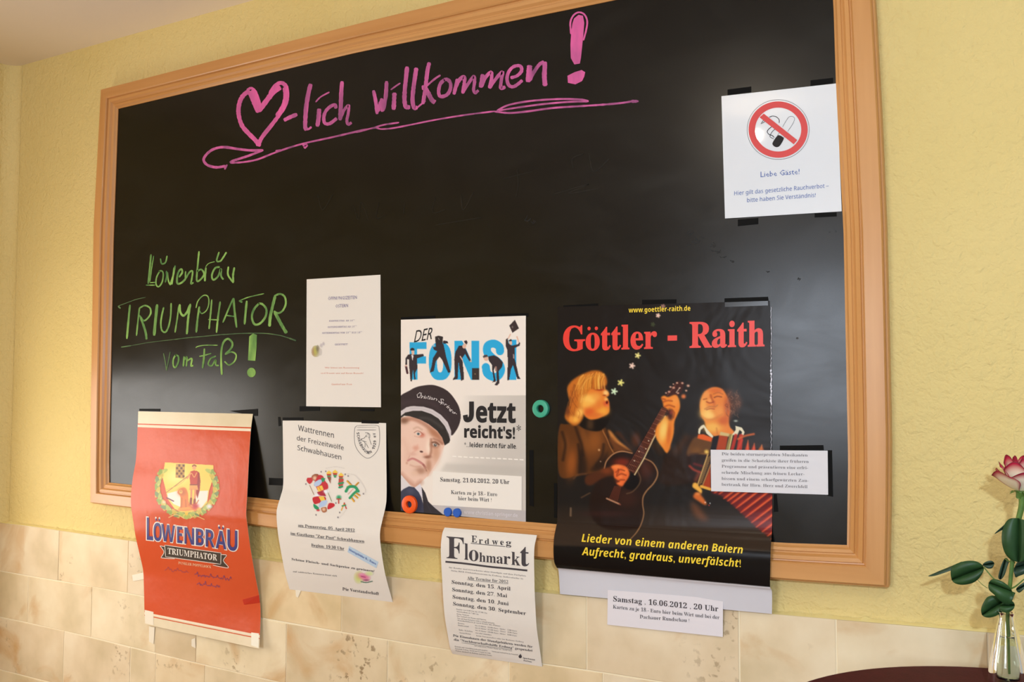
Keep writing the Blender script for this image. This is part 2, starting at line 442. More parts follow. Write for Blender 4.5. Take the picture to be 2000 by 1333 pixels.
for lo, hi in (((rx0,-4.33,rz0),(rx0+.05,-4.27,rz1)), ((rx1-.05,-4.33,rz0),(rx1,-4.27,rz1)), ((rx0+.05,-4.33,rz0),(rx1-.05,-4.27,rz0+.05)), ((rx0+.05,-4.33,rz1-.05),(rx1-.05,-4.27,rz1)), (((rx0+rx1)/2-.03,-4.33,rz0+.05),((rx0+rx1)/2+.03,-4.27,rz1-.05))): b_.add(*box(lo, hi))
window = b_.build('window_2', PAINT, None); tag(window, kind='structure')
V, Fc = box((rx0+.04, -4.305, rz0+.04), (rx1-.04, -4.30, rz1-.04)); mesh('pane', V, Fc, MATS['window_glass'], window)
V, Fc = box((XL-.15, -4.2, ZC), (4.4, .15, ZC+.12)); tag(mesh('ceiling', V, Fc, mat('ceiling_paint', (240,226,210), .85, bump=.15, bscale=90, spec=.2)), kind='structure')
V, Fc = box((XL-.15, -4.2, -.1), (4.4, .15, 0)); tag(mesh('floor', V, Fc, mat('floor_tile', (150,110,80), .5, noise=(170,130,95), nscale=3)), kind='structure')

# stone tile wainscot: every tile is a piece of the back wall
def tile_mat():
    m = mat('sandstone_tile', (208,180,138), .5, spec=.4); nt, b = nodes(m)
    L = nt.links.new; N = nt.nodes.new
    tc = N('ShaderNodeTexCoord'); geo = N('ShaderNodeNewGeometry'); oi = N('ShaderNodeObjectInfo')
    add = N('ShaderNodeVectorMath'); add.operation = 'ADD'; cx = N('ShaderNodeCombineXYZ'); mu = N('ShaderNodeMath'); mu.operation = 'MULTIPLY'; mu.inputs[1].default_value = 37
    L(oi.outputs['Random'], mu.inputs[0]); L(mu.outputs[0], cx.inputs[0]); L(mu.outputs[0], cx.inputs[2]); L(tc.outputs['Object'], add.inputs[0]); L(cx.outputs[0], add.inputs[1])
    def noise(sc, det, dist=0):
        n = N('ShaderNodeTexNoise'); n.inputs['Scale'].default_value = sc; n.inputs['Detail'].default_value = det; n.inputs['Distortion'].default_value = dist; L(add.outputs[0], n.inputs[0]); return n
    def ramp(src, stops):
        r = N('ShaderNodeValToRGB'); e = r.color_ramp.elements
        while len(e) < len(stops): e.new(.5)
        for q, (p, c) in zip(e, stops): q.position = p; q.color = c if len(c) == 4 else rgba(c)
        L(src, r.inputs[0]); return r
    base = ramp(noise(7, 5).outputs[0], [(.30,(216,200,166)), (.5,(236,220,190)), (.68,(246,234,208))])
    per = ramp(oi.outputs['Random'], [(0,(234,224,212)), (.35,(255,251,243)), (.7,(243,235,228)), (1,(255,241,214))])
    mx = N('ShaderNodeMix'); mx.data_type = 'RGBA'; mx.blend_type = 'MULTIPLY'; mx.inputs[0].default_value = 1
    L(base.outputs[0], mx.inputs[6]); L(per.outputs[0], mx.inputs[7])
    st = ramp(noise(6, 7, .8).outputs[0], [(.55,(0,0,0,1)), (.72,(.85,.85,.85,1))])
    m2 = N('ShaderNodeMix'); m2.data_type = 'RGBA'; L(st.outputs[0], m2.inputs[0]); L(mx.outputs[2], m2.inputs[6]); m2.inputs[7].default_value = rgba((204,158,102))
    pt = ramp(noise(70, 4, .3).outputs[0], [(.58,(0,0,0,1)), (.66,(.8,.8,.8,1))]); gate = ramp(noise(4, 2).outputs[0], [(.56,(0,0,0,1)), (.66,(1,1,1,1))])
    mm = N('ShaderNodeMath'); mm.operation = 'MULTIPLY'; L(pt.outputs[0], mm.inputs[0]); L(gate.outputs[0], mm.inputs[1])
    m3 = N('ShaderNodeMix'); m3.data_type = 'RGBA'; L(mm.outputs[0], m3.inputs[0]); L(m2.outputs[2], m3.inputs[6]); m3.inputs[7].default_value = rgba((140,112,78))
    L(m3.outputs[2], b.inputs['Base Color'])
    bp = N('ShaderNodeBump'); bp.inputs['Strength'].default_value = .25; bp.inputs['Distance'].default_value = .001; L(noise(40, 6).outputs[0], bp.inputs['Height']); L(bp.outputs[0], b.inputs['Normal'])
    return m
TILE = tile_mat()
PL = .012
def rowline(pts):
    P = at(pts, PL); o = np.argsort(P[:,0]); return P[o,0], P[o,2]
r1 = rowline([(-10,1020),(60,1028),(247,1055),(540,1097),(744,1126),(863,1138),(1095,1161),(1510,1199),(1931,1235),(2010,1241)])
r2 = rowline([(-10,1114),(30,1122),(177,1145.6),(280,1165.8),(507,1209.4),(700,1241),(877,1271.5),(1061,1298),(1146,1310),(1299,1333)])
r3 = rowline([(-10,1204),(30,1212),(124,1232.5),(253,1264.4),(401,1300),(541,1333)])
def zl(rw, x):
    if x > rw[0][-1]: return rw[1][-1]+(x-rw[0][-1])*(.005 if rw is r1 else 0)
    return float(np.interp(x, *rw))
J1 = [(115,1080),(250,1110),(395,1150),(667,1200),(905,1200),(1146,1235),(1444,1262),(1634,1285),(1931,1300)]
J2 = [(55,1170),(179,1195),(304,1235),(383,1265),(559,1290),(757,1300),(994,1320)]
J3 = [(124,1290),(254,1300),(304,1310),(400,1320)]
XR = 3.6
def tile(x0, x1, zt0, zt1, zb0, zb1):
    g = .0014; y0, y1 = -.0005, -PL+random.uniform(-.0008,.0004); bv = .0009
    q = [(x0+g, zb0+g), (x1-g, zb1+g), (x1-g, zt1-g), (x0+g, zt0-g)]
    c = [(x0+g+bv, zb0+g+bv), (x1-g-bv, zb1+g+bv), (x1-g-bv, zt1-g-bv), (x0+g+bv, zt0-g-bv)]
    V = [(x,y0,z) for x,z in q]+[(x,y1+bv*.6,z) for x,z in q]+[(x,y1,z) for x,z in c]
    Fc = [(i, (i+1)%4, 4+(i+1)%4, 4+i) for i in range(4)]+[(4+i, 4+(i+1)%4, 8+(i+1)%4, 8+i) for i in range(4)]+[(8,9,10,11)]
    V = np.array(V, float); org = V.mean(0); o = mesh('tile', V, Fc, TILE, wall_back, org=org); return o
rows = []
for J, a, b in ((J1, r1, r2), (J2, r2, r3)):
    xs = [XL]+[float(at(j, PL)[0,0]) for j in J]
    while xs[-1] < XR: xs.append(xs[-1]+random.uniform(.2,.36))
    for x0, x1 in zip(xs[:-1], xs[1:]): tile(x0, x1, zl(a,x0), zl(a,x1), zl(b,x0), zl(b,x1))
xs = [XL]+[float(at(j, PL)[0,0]) for j in J3]
z3 = float(np.mean(r3[1])); zz = z3-.145; first = True
while zz > -.02:
    while xs[-1] < XR: xs.append(xs[-1]+random.uniform(.2,.36))
    for x0, x1 in zip(xs[:-1], xs[1:]):
        if first: tile(x0, x1, zl(r3,x0), zl(r3,x1), zz, zz)
        else: tile(x0, x1, zz+.145, zz+.145, max(zz,.001), max(zz,.001))
    first = False; xs = [XL, XL+random.uniform(.1,.3)]; zz -= .145
# mortar bed behind the joints and the ragged plaster line on top
xm = np.linspace(XL, XR, 160); zm = np.array([zl(r1, x) for x in xm])-.001
V = np.vstack([np.stack([xm, xm*0-.0108, zm], 1), np.stack([xm, xm*0-.0108, zm*0+.001], 1), np.stack([xm, xm*0-.0003, zm], 1)]); Fc = [(i+1, i, 160+i, 161+i) for i in range(159)]+[(i, i+1, 321+i, 320+i) for i in range(159)]
mesh('mortar', V, Fc, mat('mortar', (244,230,200), .9), wall_back)
xx = np.linspace(XL, XR, 1500); zt = np.array([zl(r1, x) for x in xx]); hh_ = .0010+.0011*np.abs(np.convolve(rng.standard_normal(len(xx)), np.hanning(9)/2.2, 'same'))
Vt = np.vstack([np.stack([xx, np.full(len(xx), -.0125), zt-.0008], 1), np.stack([xx, np.full(len(xx), -.0008), zt+hh_*1.6], 1), np.stack([xx, np.full(len(xx), -.008), zt+hh_*.5], 1)])
n_ = len(xx); mesh('plaster_lip', Vt, [(i, i+1, 2*n_+i+1, 2*n_+i) for i in range(n_-1)]+[(2*n_+i, 2*n_+i+1, n_+i+1, n_+i) for i in range(n_-1)], mat('lip_plaster', (236,218,152), .9), wall_back)

# ================================================================ THE BOARD
board = empty('chalkboard', (1.15, 0, 1.25), 'large black chalkboard in a wide beech frame on the yellow wall', 'chalkboard')
FD = .033
def XZ(pts, d): P = at(pts, d); return P[:,[0,2]]
oL = XZ([(195,172),(180.3,440),(175,790),(174,985)], FD)
oR = XZ([(1707,0),(1719.6,229),(1728.5,440),(1734,667),(1738,860),(1737,1002),(1733.8,1151)], FD)
oT = XZ([(195,172),(700,41.6),(868.6,0)], FD); oB = XZ([(174,985),(255.4,994.8),(540,1035.6),(744,1062),(863,1074.6),(1082,1097),(1510,1135),(1733.8,1151)], FD)
ztop = oT[:,1].mean()+.004; TR = np.array([oR[0,0]-.012, ztop]); oR = np.vstack([TR, oR]); oT = np.vstack([oT, [[(oT[-1,0]+TR[0])/2, ztop+.004]], TR])
iD = .012
iL = XZ([(232,213),(222.8,470),(214,900),(214.6,943)], iD); iR = XZ([(1628,0),(1633,160),(1648,455),(1657,900),(1654.7,1065)], iD)
iT = XZ([(232,213),(700,102.6),(1207,0)], iD); iB = XZ([(214.6,943),(744,998),(1085,1024),(1510,1060),(1654.7,1065)], iD)
iTR = np.array([iR[0,0]-.008, ztop-.074]); iR = np.vstack([iTR, iR]); iT = np.vstack([iT, iTR])
def resamp(P, ax, n=40):
    f = (P[:,ax]-P[0,ax])/(P[-1,ax]-P[0,ax]); t = np.linspace(0,1,n); return np.stack([np.interp(t, f, P[:,k]) for k in range(2)], 1)
PROF = [(0,0),(0,.020),(.012,.0225),(.055,.0235),(.062,.030),(.09,FD),(.50,.0335),(.535,.031),(.55,.0265),(.58,.0262),(.60,.0285),(.70,.0265),(.76,.0215),(.80,.0205),(.82,.0225),(.90,.0205),(.95,.0165),(1,.0145),(1,.010)]
def wood(name, stretch):
    m = mat(name, (194,134,74), .36, noise=(210,152,92), nscale=7, stretch=stretch, detail=6, spec=.45, coat=.25, coat_rough=.25)
    return m
WH = wood('beech_along', (.25,4,5)); WV = wood('beech_up', (5,4,.25))
def rail(name, o, i, ax, m):
    O = resamp(o, ax); I = resamp(i, ax); n = len(O); V = []
    for t, d in PROF:
        tt = max(t, 0); P = O*(1-tt)+I*tt; V.append(np.stack([P[:,0], np.full(n, -d), P[:,1]], 1))
    V = np.vstack(V); Fc = [(k*n+j, k*n+j+1, (k+1)*n+j+1, (k+1)*n+j) for k in range(len(PROF)-1) for j in range(n-1)]
    return mesh(name, V, Fc, m, board)
rail('frame_rail', oT, iT, 0, WH); rail('frame_rail', oB, iB, 0, WH); rail('frame_stile', oL, iL, 1, WV); rail('frame_stile', oR, iR, 1, WV)
def board_mat():
    m = mat('blackboard_steel', (20,17,13), .36, spec=.38); nt, b = nodes(m); L = nt.links.new; N = nt.nodes.new
    tc = N('ShaderNodeTexCoord'); mp = N('ShaderNodeMapping'); mp.inputs['Scale'].default_value = (1.5,1,3.2); L(tc.outputs['Object'], mp.inputs[0])
    n = N('ShaderNodeTexNoise'); n.inputs['Scale'].default_value = 3; n.inputs['Detail'].default_value = 6; n.inputs['Distortion'].default_value = 1.2; L(mp.outputs[0], n.inputs[0])
    r = N('ShaderNodeValToRGB'); r.color_ramp.elements[0].position = .4; r.color_ramp.elements[1].position = .75; r.color_ramp.elements[0].color = rgba((12,10,8)); r.color_ramp.elements[1].color = rgba((19,17,14)); L(n.outputs[0], r.inputs[0]); L(r.outputs[0], b.inputs['Base Color'])
    q = N('ShaderNodeMapRange'); q.inputs['From Min'].default_value = .35; q.inputs['From Max'].default_value = .7; q.inputs['To Min'].default_value = .21; q.inputs['To Max'].default_value = .27; L(n.outputs[0], q.inputs[0]); L(q.outputs[0], b.inputs['Roughness'])
    return m
x0_, x1_ = iL[:,0].min()-.02, iR[:,0].max()+.015; z0_, z1_ = iB[:,1].min()-.015, iT[:,1].max()+.02
V, Fc = box((x0_, -.0125, z0_), (x1_, -.004, z1_)); tag(mesh('writing_surface', V, Fc, board_mat(), board), 'matt black steel writing surface with wiped smudges')

BS = Flat(.0125)
def chalk(name, c1, c2):
    m = mat(name, c1, .8, noise=c2, nscale=26, detail=5, stretch=(1.6,1,.5), spec=.2); return m
PINK = chalk('pink_chalk', (138,78,118), (222,104,168)); PINKL = chalk('pink_chalk_bright', (192,92,146), (240,106,172))
GREEN = chalk('green_chalk', (70,112,62), (150,190,98)); GDARK = chalk('green_chalk_thin', (62,84,58), (96,122,76))
T1 = (380,140,5.882); T2 = (700,100,6.667); T3 = (960,10,5.797); T4 = (220,470,6.665); T5 = (380,560,6.664); T6 = (220,560,6.664)
def strokes(name, m, T, lst, label=None):
    b = Batch()
    for q in lst:
        if isinstance(q, tuple): w, pts = q; ribbon(b, BS, pts, w, T)
        else: polyon(b, BS, q, T)
    return b.build(name, m, board, label)
strokes('heart_drawing', PINKL, T1, [(50,[(735,470),(690,370),(655,285),(625,240),(585,250),(535,310),(508,400),(508,500),(545,620),(620,710),(700,790),(738,850)]),
  (66,[(738,450),(700,330),(680,250),(650,215)]), (30,[(600,215),(650,190),(700,230),(740,330),(755,400)]),
  (60,[(735,455),(800,370),(860,290),(920,220),(990,180)]), (46,[(860,260),(930,160),(1000,130),(1055,180),(1065,290),(1040,390),(970,500),(880,620),(800,720),(755,790),(735,860)]),
  (40,[(1030,180),(1040,290),(1010,400),(940,510)])], 'pink chalk heart')
strokes('chalk_lettering', PINK, T1, [(44,[(1025,560),(1095,525),(1180,490)]), (50,[(1335,140),(1308,250),(1283,400),(1272,560),(1272,640),(1290,670)]), (24,[(1275,665),(1310,660),(1345,635)]),
  (50,[(1432,425),(1425,530),(1410,632)]), (18,[(1390,350),(1450,290),(1550,235)]), (38,[(1625,425),(1615,385),(1570,395),(1510,450),(1485,520),(1495,590),(1545,600),(1600,565),(1635,535)]),
  (46,[(1695,110),(1685,250),(1680,400),(1672,560)]), (34,[(1675,540),(1720,440),(1770,390),(1765,480),(1750,560),(1765,605),(1805,585)])], 'pink chalk word ending -lich')
strokes('chalk_lettering', PINK, T2, [(46,[(195,510),(225,650),(245,820)]),(46,[(250,790),(280,700),(310,615)]),(44,[(305,620),(310,700),(310,790)]),(50,[(320,780),(355,600),(368,390)]),
  (56,[(470,540),(465,640),(458,765)]),(20,[(420,505),(480,460),(548,415)]),(56,[(635,200),(620,350),(605,500),(600,640),(620,725),(675,728)]),(54,[(755,215),(735,350),(715,500),(705,640),(725,735),(770,732)]),(22,[(760,740),(820,690),(875,645)]),
  (50,[(925,145),(900,250),(882,400),(862,550),(840,690)]),(26,[(1070,312),(990,365),(870,470)]),(60,[(825,480),(870,480),(920,570),(960,640),(1000,670)]),
  (46,[(1120,370),(1065,430),(1045,530),(1070,590),(1150,570),(1195,500),(1200,420),(1160,370),(1110,372)]),
  (46,[(1290,360),(1270,450),(1243,565)]),(50,[(1262,480),(1310,380),(1375,335),(1380,420),(1360,550)]),(42,[(1350,550),(1420,440),(1500,330),(1512,400),(1500,500),(1520,540),(1565,510)]),
  (52,[(1620,300),(1605,390),(1590,475)]),(46,[(1600,470),(1650,350),(1725,275),(1735,350),(1705,485)]),(44,[(1705,485),(1775,380),(1875,270),(1862,370),(1855,480),(1915,465)])], 'pink chalk word Willkommen')
strokes('chalk_lettering', PINK, T3, [(38,[(215,825),(290,800),(340,745),(325,690),(255,695),(198,750),(175,830),(195,905),(245,925),(305,890),(350,850)]),
  (60,[(432,680),(425,770),(412,872)]),(40,[(430,860),(480,760),(540,675),(595,640)]),(52,[(600,640),(603,700),(598,800),(607,918)])], 'last two pink chalk letters of Willkommen')
strokes('exclamation_mark', PINKL, T3, [[(935,150),(985,110),(1035,120),(1050,200),(1040,330),(1025,480),(1012,600),(1000,662),(938,672),(898,600),(893,450),(903,300),(915,210)],
  (20,[(900,330),(893,200),(925,120),(985,82),(1050,105),(1083,180),(1072,280),(1040,400)]),[(860,800),(940,760),(1020,735),(1060,760),(1050,810),(1025,860),(950,898),(865,880)]], 'pink chalk exclamation mark')
def conv3(T, pts): return [(x/T[2]+T[0], y/T[2]+T[1]) for x, y in pts]
strokes('chalk_underline', PINK, (0,0,1), [(3.6,conv3(T1,[(345,1125),(375,1068)])),(5,conv3(T1,[(360,1085),(250,1100),(150,1075),(105,1020),(130,960),(210,895),(330,868),(500,890),(640,905),(790,905)])),
  (4.6,conv3(T1,[(790,900),(640,960),(520,1000),(430,1030),(408,1050)])),(3.6,conv3(T1,[(408,1050),(560,1040),(720,1010),(900,940),(1100,870),(1300,815),(1600,750),(1980,660)])),
  (4.6,conv3(T1,[(930,915),(1000,905)])),(5.5,conv3(T1,[(1240,842),(1285,848),(1258,880)])),(3.2,conv3(T2,[(-30,1060),(200,1000),(300,1015),(450,1003),(700,955),(1000,895),(1400,830),(1780,782)])),
  (3.2,conv3(T2,[(180,1005),(330,960),(530,930)])),(3.8,conv3(T3,[(30,1205),(200,1222),(400,1205),(700,1165),(1000,1145),(1300,1125),(1500,1105),(1620,1085),(1665,1092)])),
  (3.6,conv3(T3,[(60,1195),(200,1130),(450,1085),(750,1065),(1000,1068),(1100,1088)])),(3.6,conv3(T3,[(1100,1092),(900,1095),(600,1120),(300,1160),(80,1195)])),(6,conv3(T3,[(1580,1090),(1650,1090)]))], 'long pink chalk flourish under the greeting')
strokes('chalk_lettering', GREEN, T4, [(24,[(500,180),(485,350),(462,565)]),(14,[(535,200),(510,350),(485,540)]),(14,[(432,582),(555,582)]),(13,[(480,550),(560,545)]),
  (19,[(615,395),(572,480),(565,570),(600,602),(645,540),(660,440),(640,397),(600,402)]),(20,[(622,235),(640,303),(688,285),(710,198)]),
  (20,[(700,395),(702,470),(685,548)]),(18,[(712,410),(725,520),(750,582)]),(22,[(750,580),(790,450),(815,325)]),(20,[(800,350),(785,480),(770,575)]),
  (24,[(862,480),(905,420),(897,375),(862,400),(840,480),(845,562),(900,548),(950,500)]),(20,[(950,400),(945,520)]),(22,[(950,500),(1000,415),(1040,400),(1032,490),(1020,562),(1052,548)]),
  (23,[(1125,140),(1110,300),(1095,515),(1140,512),(1190,440),(1155,378),(1100,402)]),(25,[(1215,350),(1205,450),(1200,532)]),(11,[(1210,345),(1250,300),(1330,275)]),
  (24,[(1395,345),(1335,360),(1292,450),(1310,512),(1370,470),(1410,370),(1412,460),(1442,510)]),(22,[(1385,150),(1355,262),(1402,268),(1440,220),(1482,152)]),
  (23,[(1507,340),(1500,440),(1540,510),(1575,552)]),(25,[(1585,350),(1568,450),(1572,545)])], 'green chalk brewery name above the larger word')
strokes('chalk_lettering', GREEN, T6, [(26,[(226,238),(205,450),(185,682)]),(20,[(350,275),(330,450),(310,642)]),(22,[(350,280),(420,248),(485,280),(495,350),(450,420),(400,442),(345,372)]),(30,[(362,390),(400,500),(430,600),(442,690)]),
  (38,[(580,232),(560,420),(540,640)]),(22,[(665,270),(640,380),(627,480),(642,572),(690,592),(730,512),(755,380),(762,215)]),(20,[(862,250),(840,420),(812,600)]),(28,[(872,230),(880,330),(920,380),(970,330),(1005,240)]),(28,[(1012,225),(985,400),(965,622)]),
  (27,[(1130,260),(1105,430),(1088,600)]),(15,[(1085,280),(1110,190),(1180,118),(1240,130),(1252,220),(1222,310),(1160,352),(1132,312)]),(22,[(1290,170),(1275,350),(1255,555)]),(24,[(1400,195),(1372,400),(1352,602)]),(14,[(1245,430),(1385,435)])], 'green chalk capitals TRIUMPH')
strokes('chalk_lettering', GREEN, T5, [(22,[(505,150),(440,300),(368,470)]),(28,[(508,150),(518,300),(548,535)]),(17,[(410,375),(530,392)]),(14,[(575,190),(700,140),(905,92)]),(22,[(585,190),(622,205)]),(28,[(680,185),(665,330),(650,495)]),
  (28,[(842,215),(772,300),(747,400),(780,490),(850,482),(920,400),(935,300),(885,232),(830,220)]),(38,[(1050,120),(1010,280),(985,400),(975,522)]),(25,[(1035,125),(1110,97),(1170,130),(1188,220),(1150,310),(1090,347),(1030,322)]),(42,[(1040,325),(1100,440),(1150,530),(1198,608)])], 'green chalk capitals ATOR')
strokes('chalk_overline', GDARK, (0,0,1), [(1.3,conv3(T6,[(80,250),(150,225),(300,170),(430,140)])),(3,conv3(T6,[(80,250),(80,265),(105,285)]))], 'thin green crossbar of the capital T')
strokes('chalk_underline', GDARK, (0,0,1), [(2.2,conv3(T6,[(110,790),(240,770)])),(1.1,conv3(T6,[(240,770),(500,725),(800,690)])),(1.6,conv3(T6,[(800,690),(1000,665),(1200,648),(1466,620)])),
  (1.8,conv3(T5,[(350,628),(600,612),(900,610),(1100,635),(1230,672)])),(2.8,conv3(T5,[(1230,672),(1322,706)]))], 'thin green chalk line under the capitals')
strokes('chalk_lettering', GDARK, T6, [(13,[(662,870),(685,980),(700,1095)]),(14,[(700,1095),(725,980),(750,850)])], 'faint dark green chalk letter v')
strokes('chalk_lettering', GREEN, (0,0,1), [(3.3,conv3(T6,[(825,885),(790,950),(790,1030),(820,1052),(855,980),(855,910),(815,890)])),(3.6,conv3(T6,[(930,910),(920,1042)])),(3.4,conv3(T6,[(930,960),(965,920),(960,1042)])),(3.4,conv3(T6,[(965,970),(1030,940),(1020,1030),(1050,1028)])),
  (2,conv3(T6,[(1080,798),(1110,780),(1200,765),(1368,765)])),(3.8,conv3(T6,[(1195,808),(1187,940),(1170,1065)])),(2.4,conv3(T6,[(1128,910),(1200,895),(1285,870)])),(3,conv3(T6,[(1345,905),(1275,940),(1245,1010),(1290,1032),(1340,955),(1342,1020),(1382,1030)])),
  (4,conv3(T5,[(355,1150),(347,1000),(350,830),(380,720),(440,682),(492,740),(472,810),(400,880)])),(3,conv3(T5,[(395,885),(480,852),(540,890),(522,970),(450,1022),(390,975)]))], 'green chalk words vom Faß')
strokes('exclamation_mark', GREEN, T5, [[(712,650),(760,612),(812,630),(806,800),(792,968),(695,962),(704,800)], ell(740,1120,56,62)], 'green chalk exclamation mark')
# faint remains of older writing
GH = mat('wiped_chalk', (24,22,19), .28, noise=(15,13,11), nscale=20, spec=.38)
b_ = Batch()
for pts in ([(1120,330),(1118,310),(1140,300)],[(1010,330),(1012,360),(1008,385)],[(980,350),(1040,335)],[(1080,380),(1150,360),(1110,378),(1170,368)],[(1150,300),(1160,335),(1190,310)],[(690,400),(700,430),(705,395),(720,430)],[(740,395),(735,425),(755,420)],[(790,395),(788,420)],[(620,380),(630,410),(650,380)],[(850,385),(845,415),(870,410)],[(900,380),(905,410),(925,375)],[(850,440),(940,425)]):
    ribbon(b_, BS, pts, 2.2, eps=.0002)
tag(b_.build('wiped_writing', GH, board), 'faint traces of wiped chalk writing', kind='stuff')
DOT = mat('black_tape', (12,11,11), .45, spec=.5)
for x, y, r_ in ((1620,453,2),(1632,452,2),(1557,661,2.5)):
    b_ = Batch(); polyon(b_, BS, ell(x, y, r_, r_*.8, n=8), eps=.0005); b_.build('scratch_mark', DOT, board)
SM = mat('dark_smudge', (10,10,10), .5, noise=(20,19,18), nscale=40, spec=.35); b_ = Batch()
for x, y, s_ in ((1350,455,10),(1358,470,12),(1372,462,8),(1400,490,12),(1412,500,9),(1392,480,8),(1030,428,9),(1042,432,7),(1345,478,6),(1430,510,5),(1500,530,4),(1560,545,4)):
    for k in range(5):
        a = rng.uniform(0,3.1); ribbon(b_, BS, [(x+rng.normal(0,s_*.5), y+rng.normal(0,s_*.4)), (x+s_*math.cos(a)*.8, y+s_*.5*math.sin(a))], rng.uniform(.8,2.2), eps=.0002)
tag(b_.build('smudge', SM, board), kind='stuff')

# ================================================================ PAPERS ON THE BOARD
PAPER = mat('white_paper', (232,224,216), .6, bump=.05, bscale=14, spec=.35, bdist=.004)
PAPERC = mat('laminated_paper', (222,224,230), .45, spec=.2, coat=1, coat_rough=.03)
GLOSS = mat('photo_print', (128,128,128), .33, attr='print', spec=.3, bump=.06, bscale=11, bdist=.004)
INKP = mat('print_ink', (128,128,128), .6, attr='print', spec=.3)
BLACK = mat('black_ink', (34,30,32), .6, spec=.3); GREY = mat('grey_ink', (118,112,114), .6, spec=.3); DGREY = mat('dark_grey_ink', (70,64,68), .6, spec=.3)
TAPE = mat('black_magnet_tape', (9,8,8), .6, spec=.12); WTAPE = mat('white_tape', (238,226,205), .5)
def paper(name, sh, m, loc, label, cat='poster', group=None, nu=12, nv=60):
    q = sh.P(np.array([.5]), np.array([1.]))[0] if loc is None else loc
    t = empty(name, q, label, cat, group)
    s = sheet_mesh('sheet', sh, m, t, nu, nv); solid(s, .0003, -1); return t
def tape(parent, surf, quads, m=None, name='tape_strip', th=.0006):
    for q in quads:
        if len(q) == 2: (x0,y0),(x1,y1) = q; q = [(x0,y0),(x1,y0),(x1,y1),(x0,y1)]
        F_ = surf.proj(q, th); B_ = surf.proj(q, 0.); V = np.vstack([F_, B_])
        mesh(name, V, [(3,2,1,0),(4,5,6,7),(0,1,5,4),(1,2,6,5),(2,3,7,6),(3,0,4,7)], m or TAPE, parent)

# ---- no smoking notice
sh = Sheet([(1409,188),(1416,427)], [(1634,163),(1644,413)], (.0145,.0145), (.0145,.0145))
t = paper('notice', sh, PAPERC, None, 'laminated no smoking notice with a red prohibition ring, upper right of the board', 'notice', nu=4, nv=4)
Ts = (1450,190,10.257)
b = Batch(); ribbon(b, sh, np.vstack([ell(718,650,622,598,0,60), ell(718,650,622,598,0,60)[:1]]), 9, Ts, jit=0, taper=False, n=2); b.build('ring_outline', GREY, t)
b = Batch()
o_ = ell(718,650,592,565,0,72); i_ = ell(718,650,462,440,0,72)
oo = sh.proj(o_/Ts[2]+np.array(Ts[:2]), .0005); ii = sh.proj(i_/Ts[2]+np.array(Ts[:2]), .0005); b.add(np.vstack([oo,ii]), [(k,(k+1)%72,72+(k+1)%72,72+k) for k in range(72)])
RED = mat('red_ink', (214,74,74), .5, spec=.4)
polyon(b, sh, [(345,405),(430,330),(1100,860),(1030,945)], Ts, eps=.0007); b.build('prohibition_ring', RED, t, 'red ring with a diagonal bar')
b = Batch(); polyon(b, sh, closed([(700,775),(760,770),(820,810),(825,850),(750,975),(680,1003),(615,965),(610,905)]), Ts)
for w, pts in ((13,[(535,405),(600,380),(680,395),(735,450),(738,520)]),(11,[(370,540),(420,470),(460,480),(390,530)]),(14,[(590,590),(520,650),(500,700),(540,750),(600,770),(640,810)]),(11,[(655,640),(600,690),(560,760),(560,800),(630,840)]),
               (6,[(805,600),(850,520),(920,410),(970,385),(1030,400),(1045,450),(1000,550),(905,690)]),(6,[(700,770),(745,710)]),(6,[(815,830),(845,790)])): ribbon(b, sh, pts, w, Ts)
b.build('cigarette_drawing', BLACK, t)
Tn = (1400,150,4.442); b = Batch(); BLUE = mat('blue_ink', (72,98,168), .5, spec=.4)
text(b, sh, 'Liebe Gäste!', 'sans', (380,872), (718,845), 46, Tn); FINAL.append(lambda b=b,t=t: b.build('headline', BLUE, t))
b = Batch(); text(b, sh, 'Hier gilt das gesetzliche Rauchverbot –', 'sansr', (152,1030), (972,962), 34, Tn, up=(0,-1)); text(b, sh, 'bitte haben Sie Verständnis!', 'sansr', (263,1090), (858,1044), 34, Tn)
FINAL.append(lambda b=b,t=t: b.build('lettering', BLUE, t))
tape(t, BS, [[(1421,175),(1467,169),(1467,180),(1421,186)], [(1583,157),(1627,152),(1627,163),(1583,168)], [(1441,429),(1481,426),(1481,438),(1441,442)], [(1591,417),(1634,415),(1634,423),(1591,425)]])
# ---- opening hours
sh = Sheet([(599,546),(598,794)], [(743,537),(744,796)], (.0135,.0135), (.0135,.0135))
t = paper('notice', sh, PAPER, None, 'plain white Easter opening hours sheet hung highest of the lower papers', 'notice', nu=4, nv=4)
To = (590,530,4.759); VIO = mat('violet_ink', (118,104,150), .6); ORI = mat('orange_ink', (222,150,128), .6)
b = Batch(); text(b, sh, 'ÖFFNUNGSZEITEN', 'sans', (242,270), (510,258), 30, To); text(b, sh, 'OSTERN', 'sans', (312,340), (428,334), 30, To)
text(b, sh, 'KARFREITAG  AB 10°°', 'mono', (252,470), (490,466), 16, To); text(b, sh, 'OSTERSONNTAG AB 10°°', 'mono', (240,528), (508,522), 17, To); text(b, sh, 'OSTERMONTAG VON 10°° BIS 18°°', 'mono', (188,583), (560,577), 17, To); text(b, sh, 'GEÖFFNET!', 'mono', (305,690), (425,688), 18, To)
FINAL.append(lambda b=b,t=t: b.build('lettering', VIO, t))
b = Batch(); text(b, sh, 'Wir bitten um Reservierung', 'sans', (212,905), (532,905), 15, To); text(b, sh, 'und freuen uns auf Ihren Besuch!', 'sans', (175,955), (570,957), 15, To); text(b, sh, 'Gasthof zur Post', 'sans', (272,1060), (465,1060), 17, To)
FINAL.append(lambda b=b,t=t: b.build('lettering', ORI, t))
cv = Canvas(604,664,640,712,3,(232,224,216)); cv.T(*To)
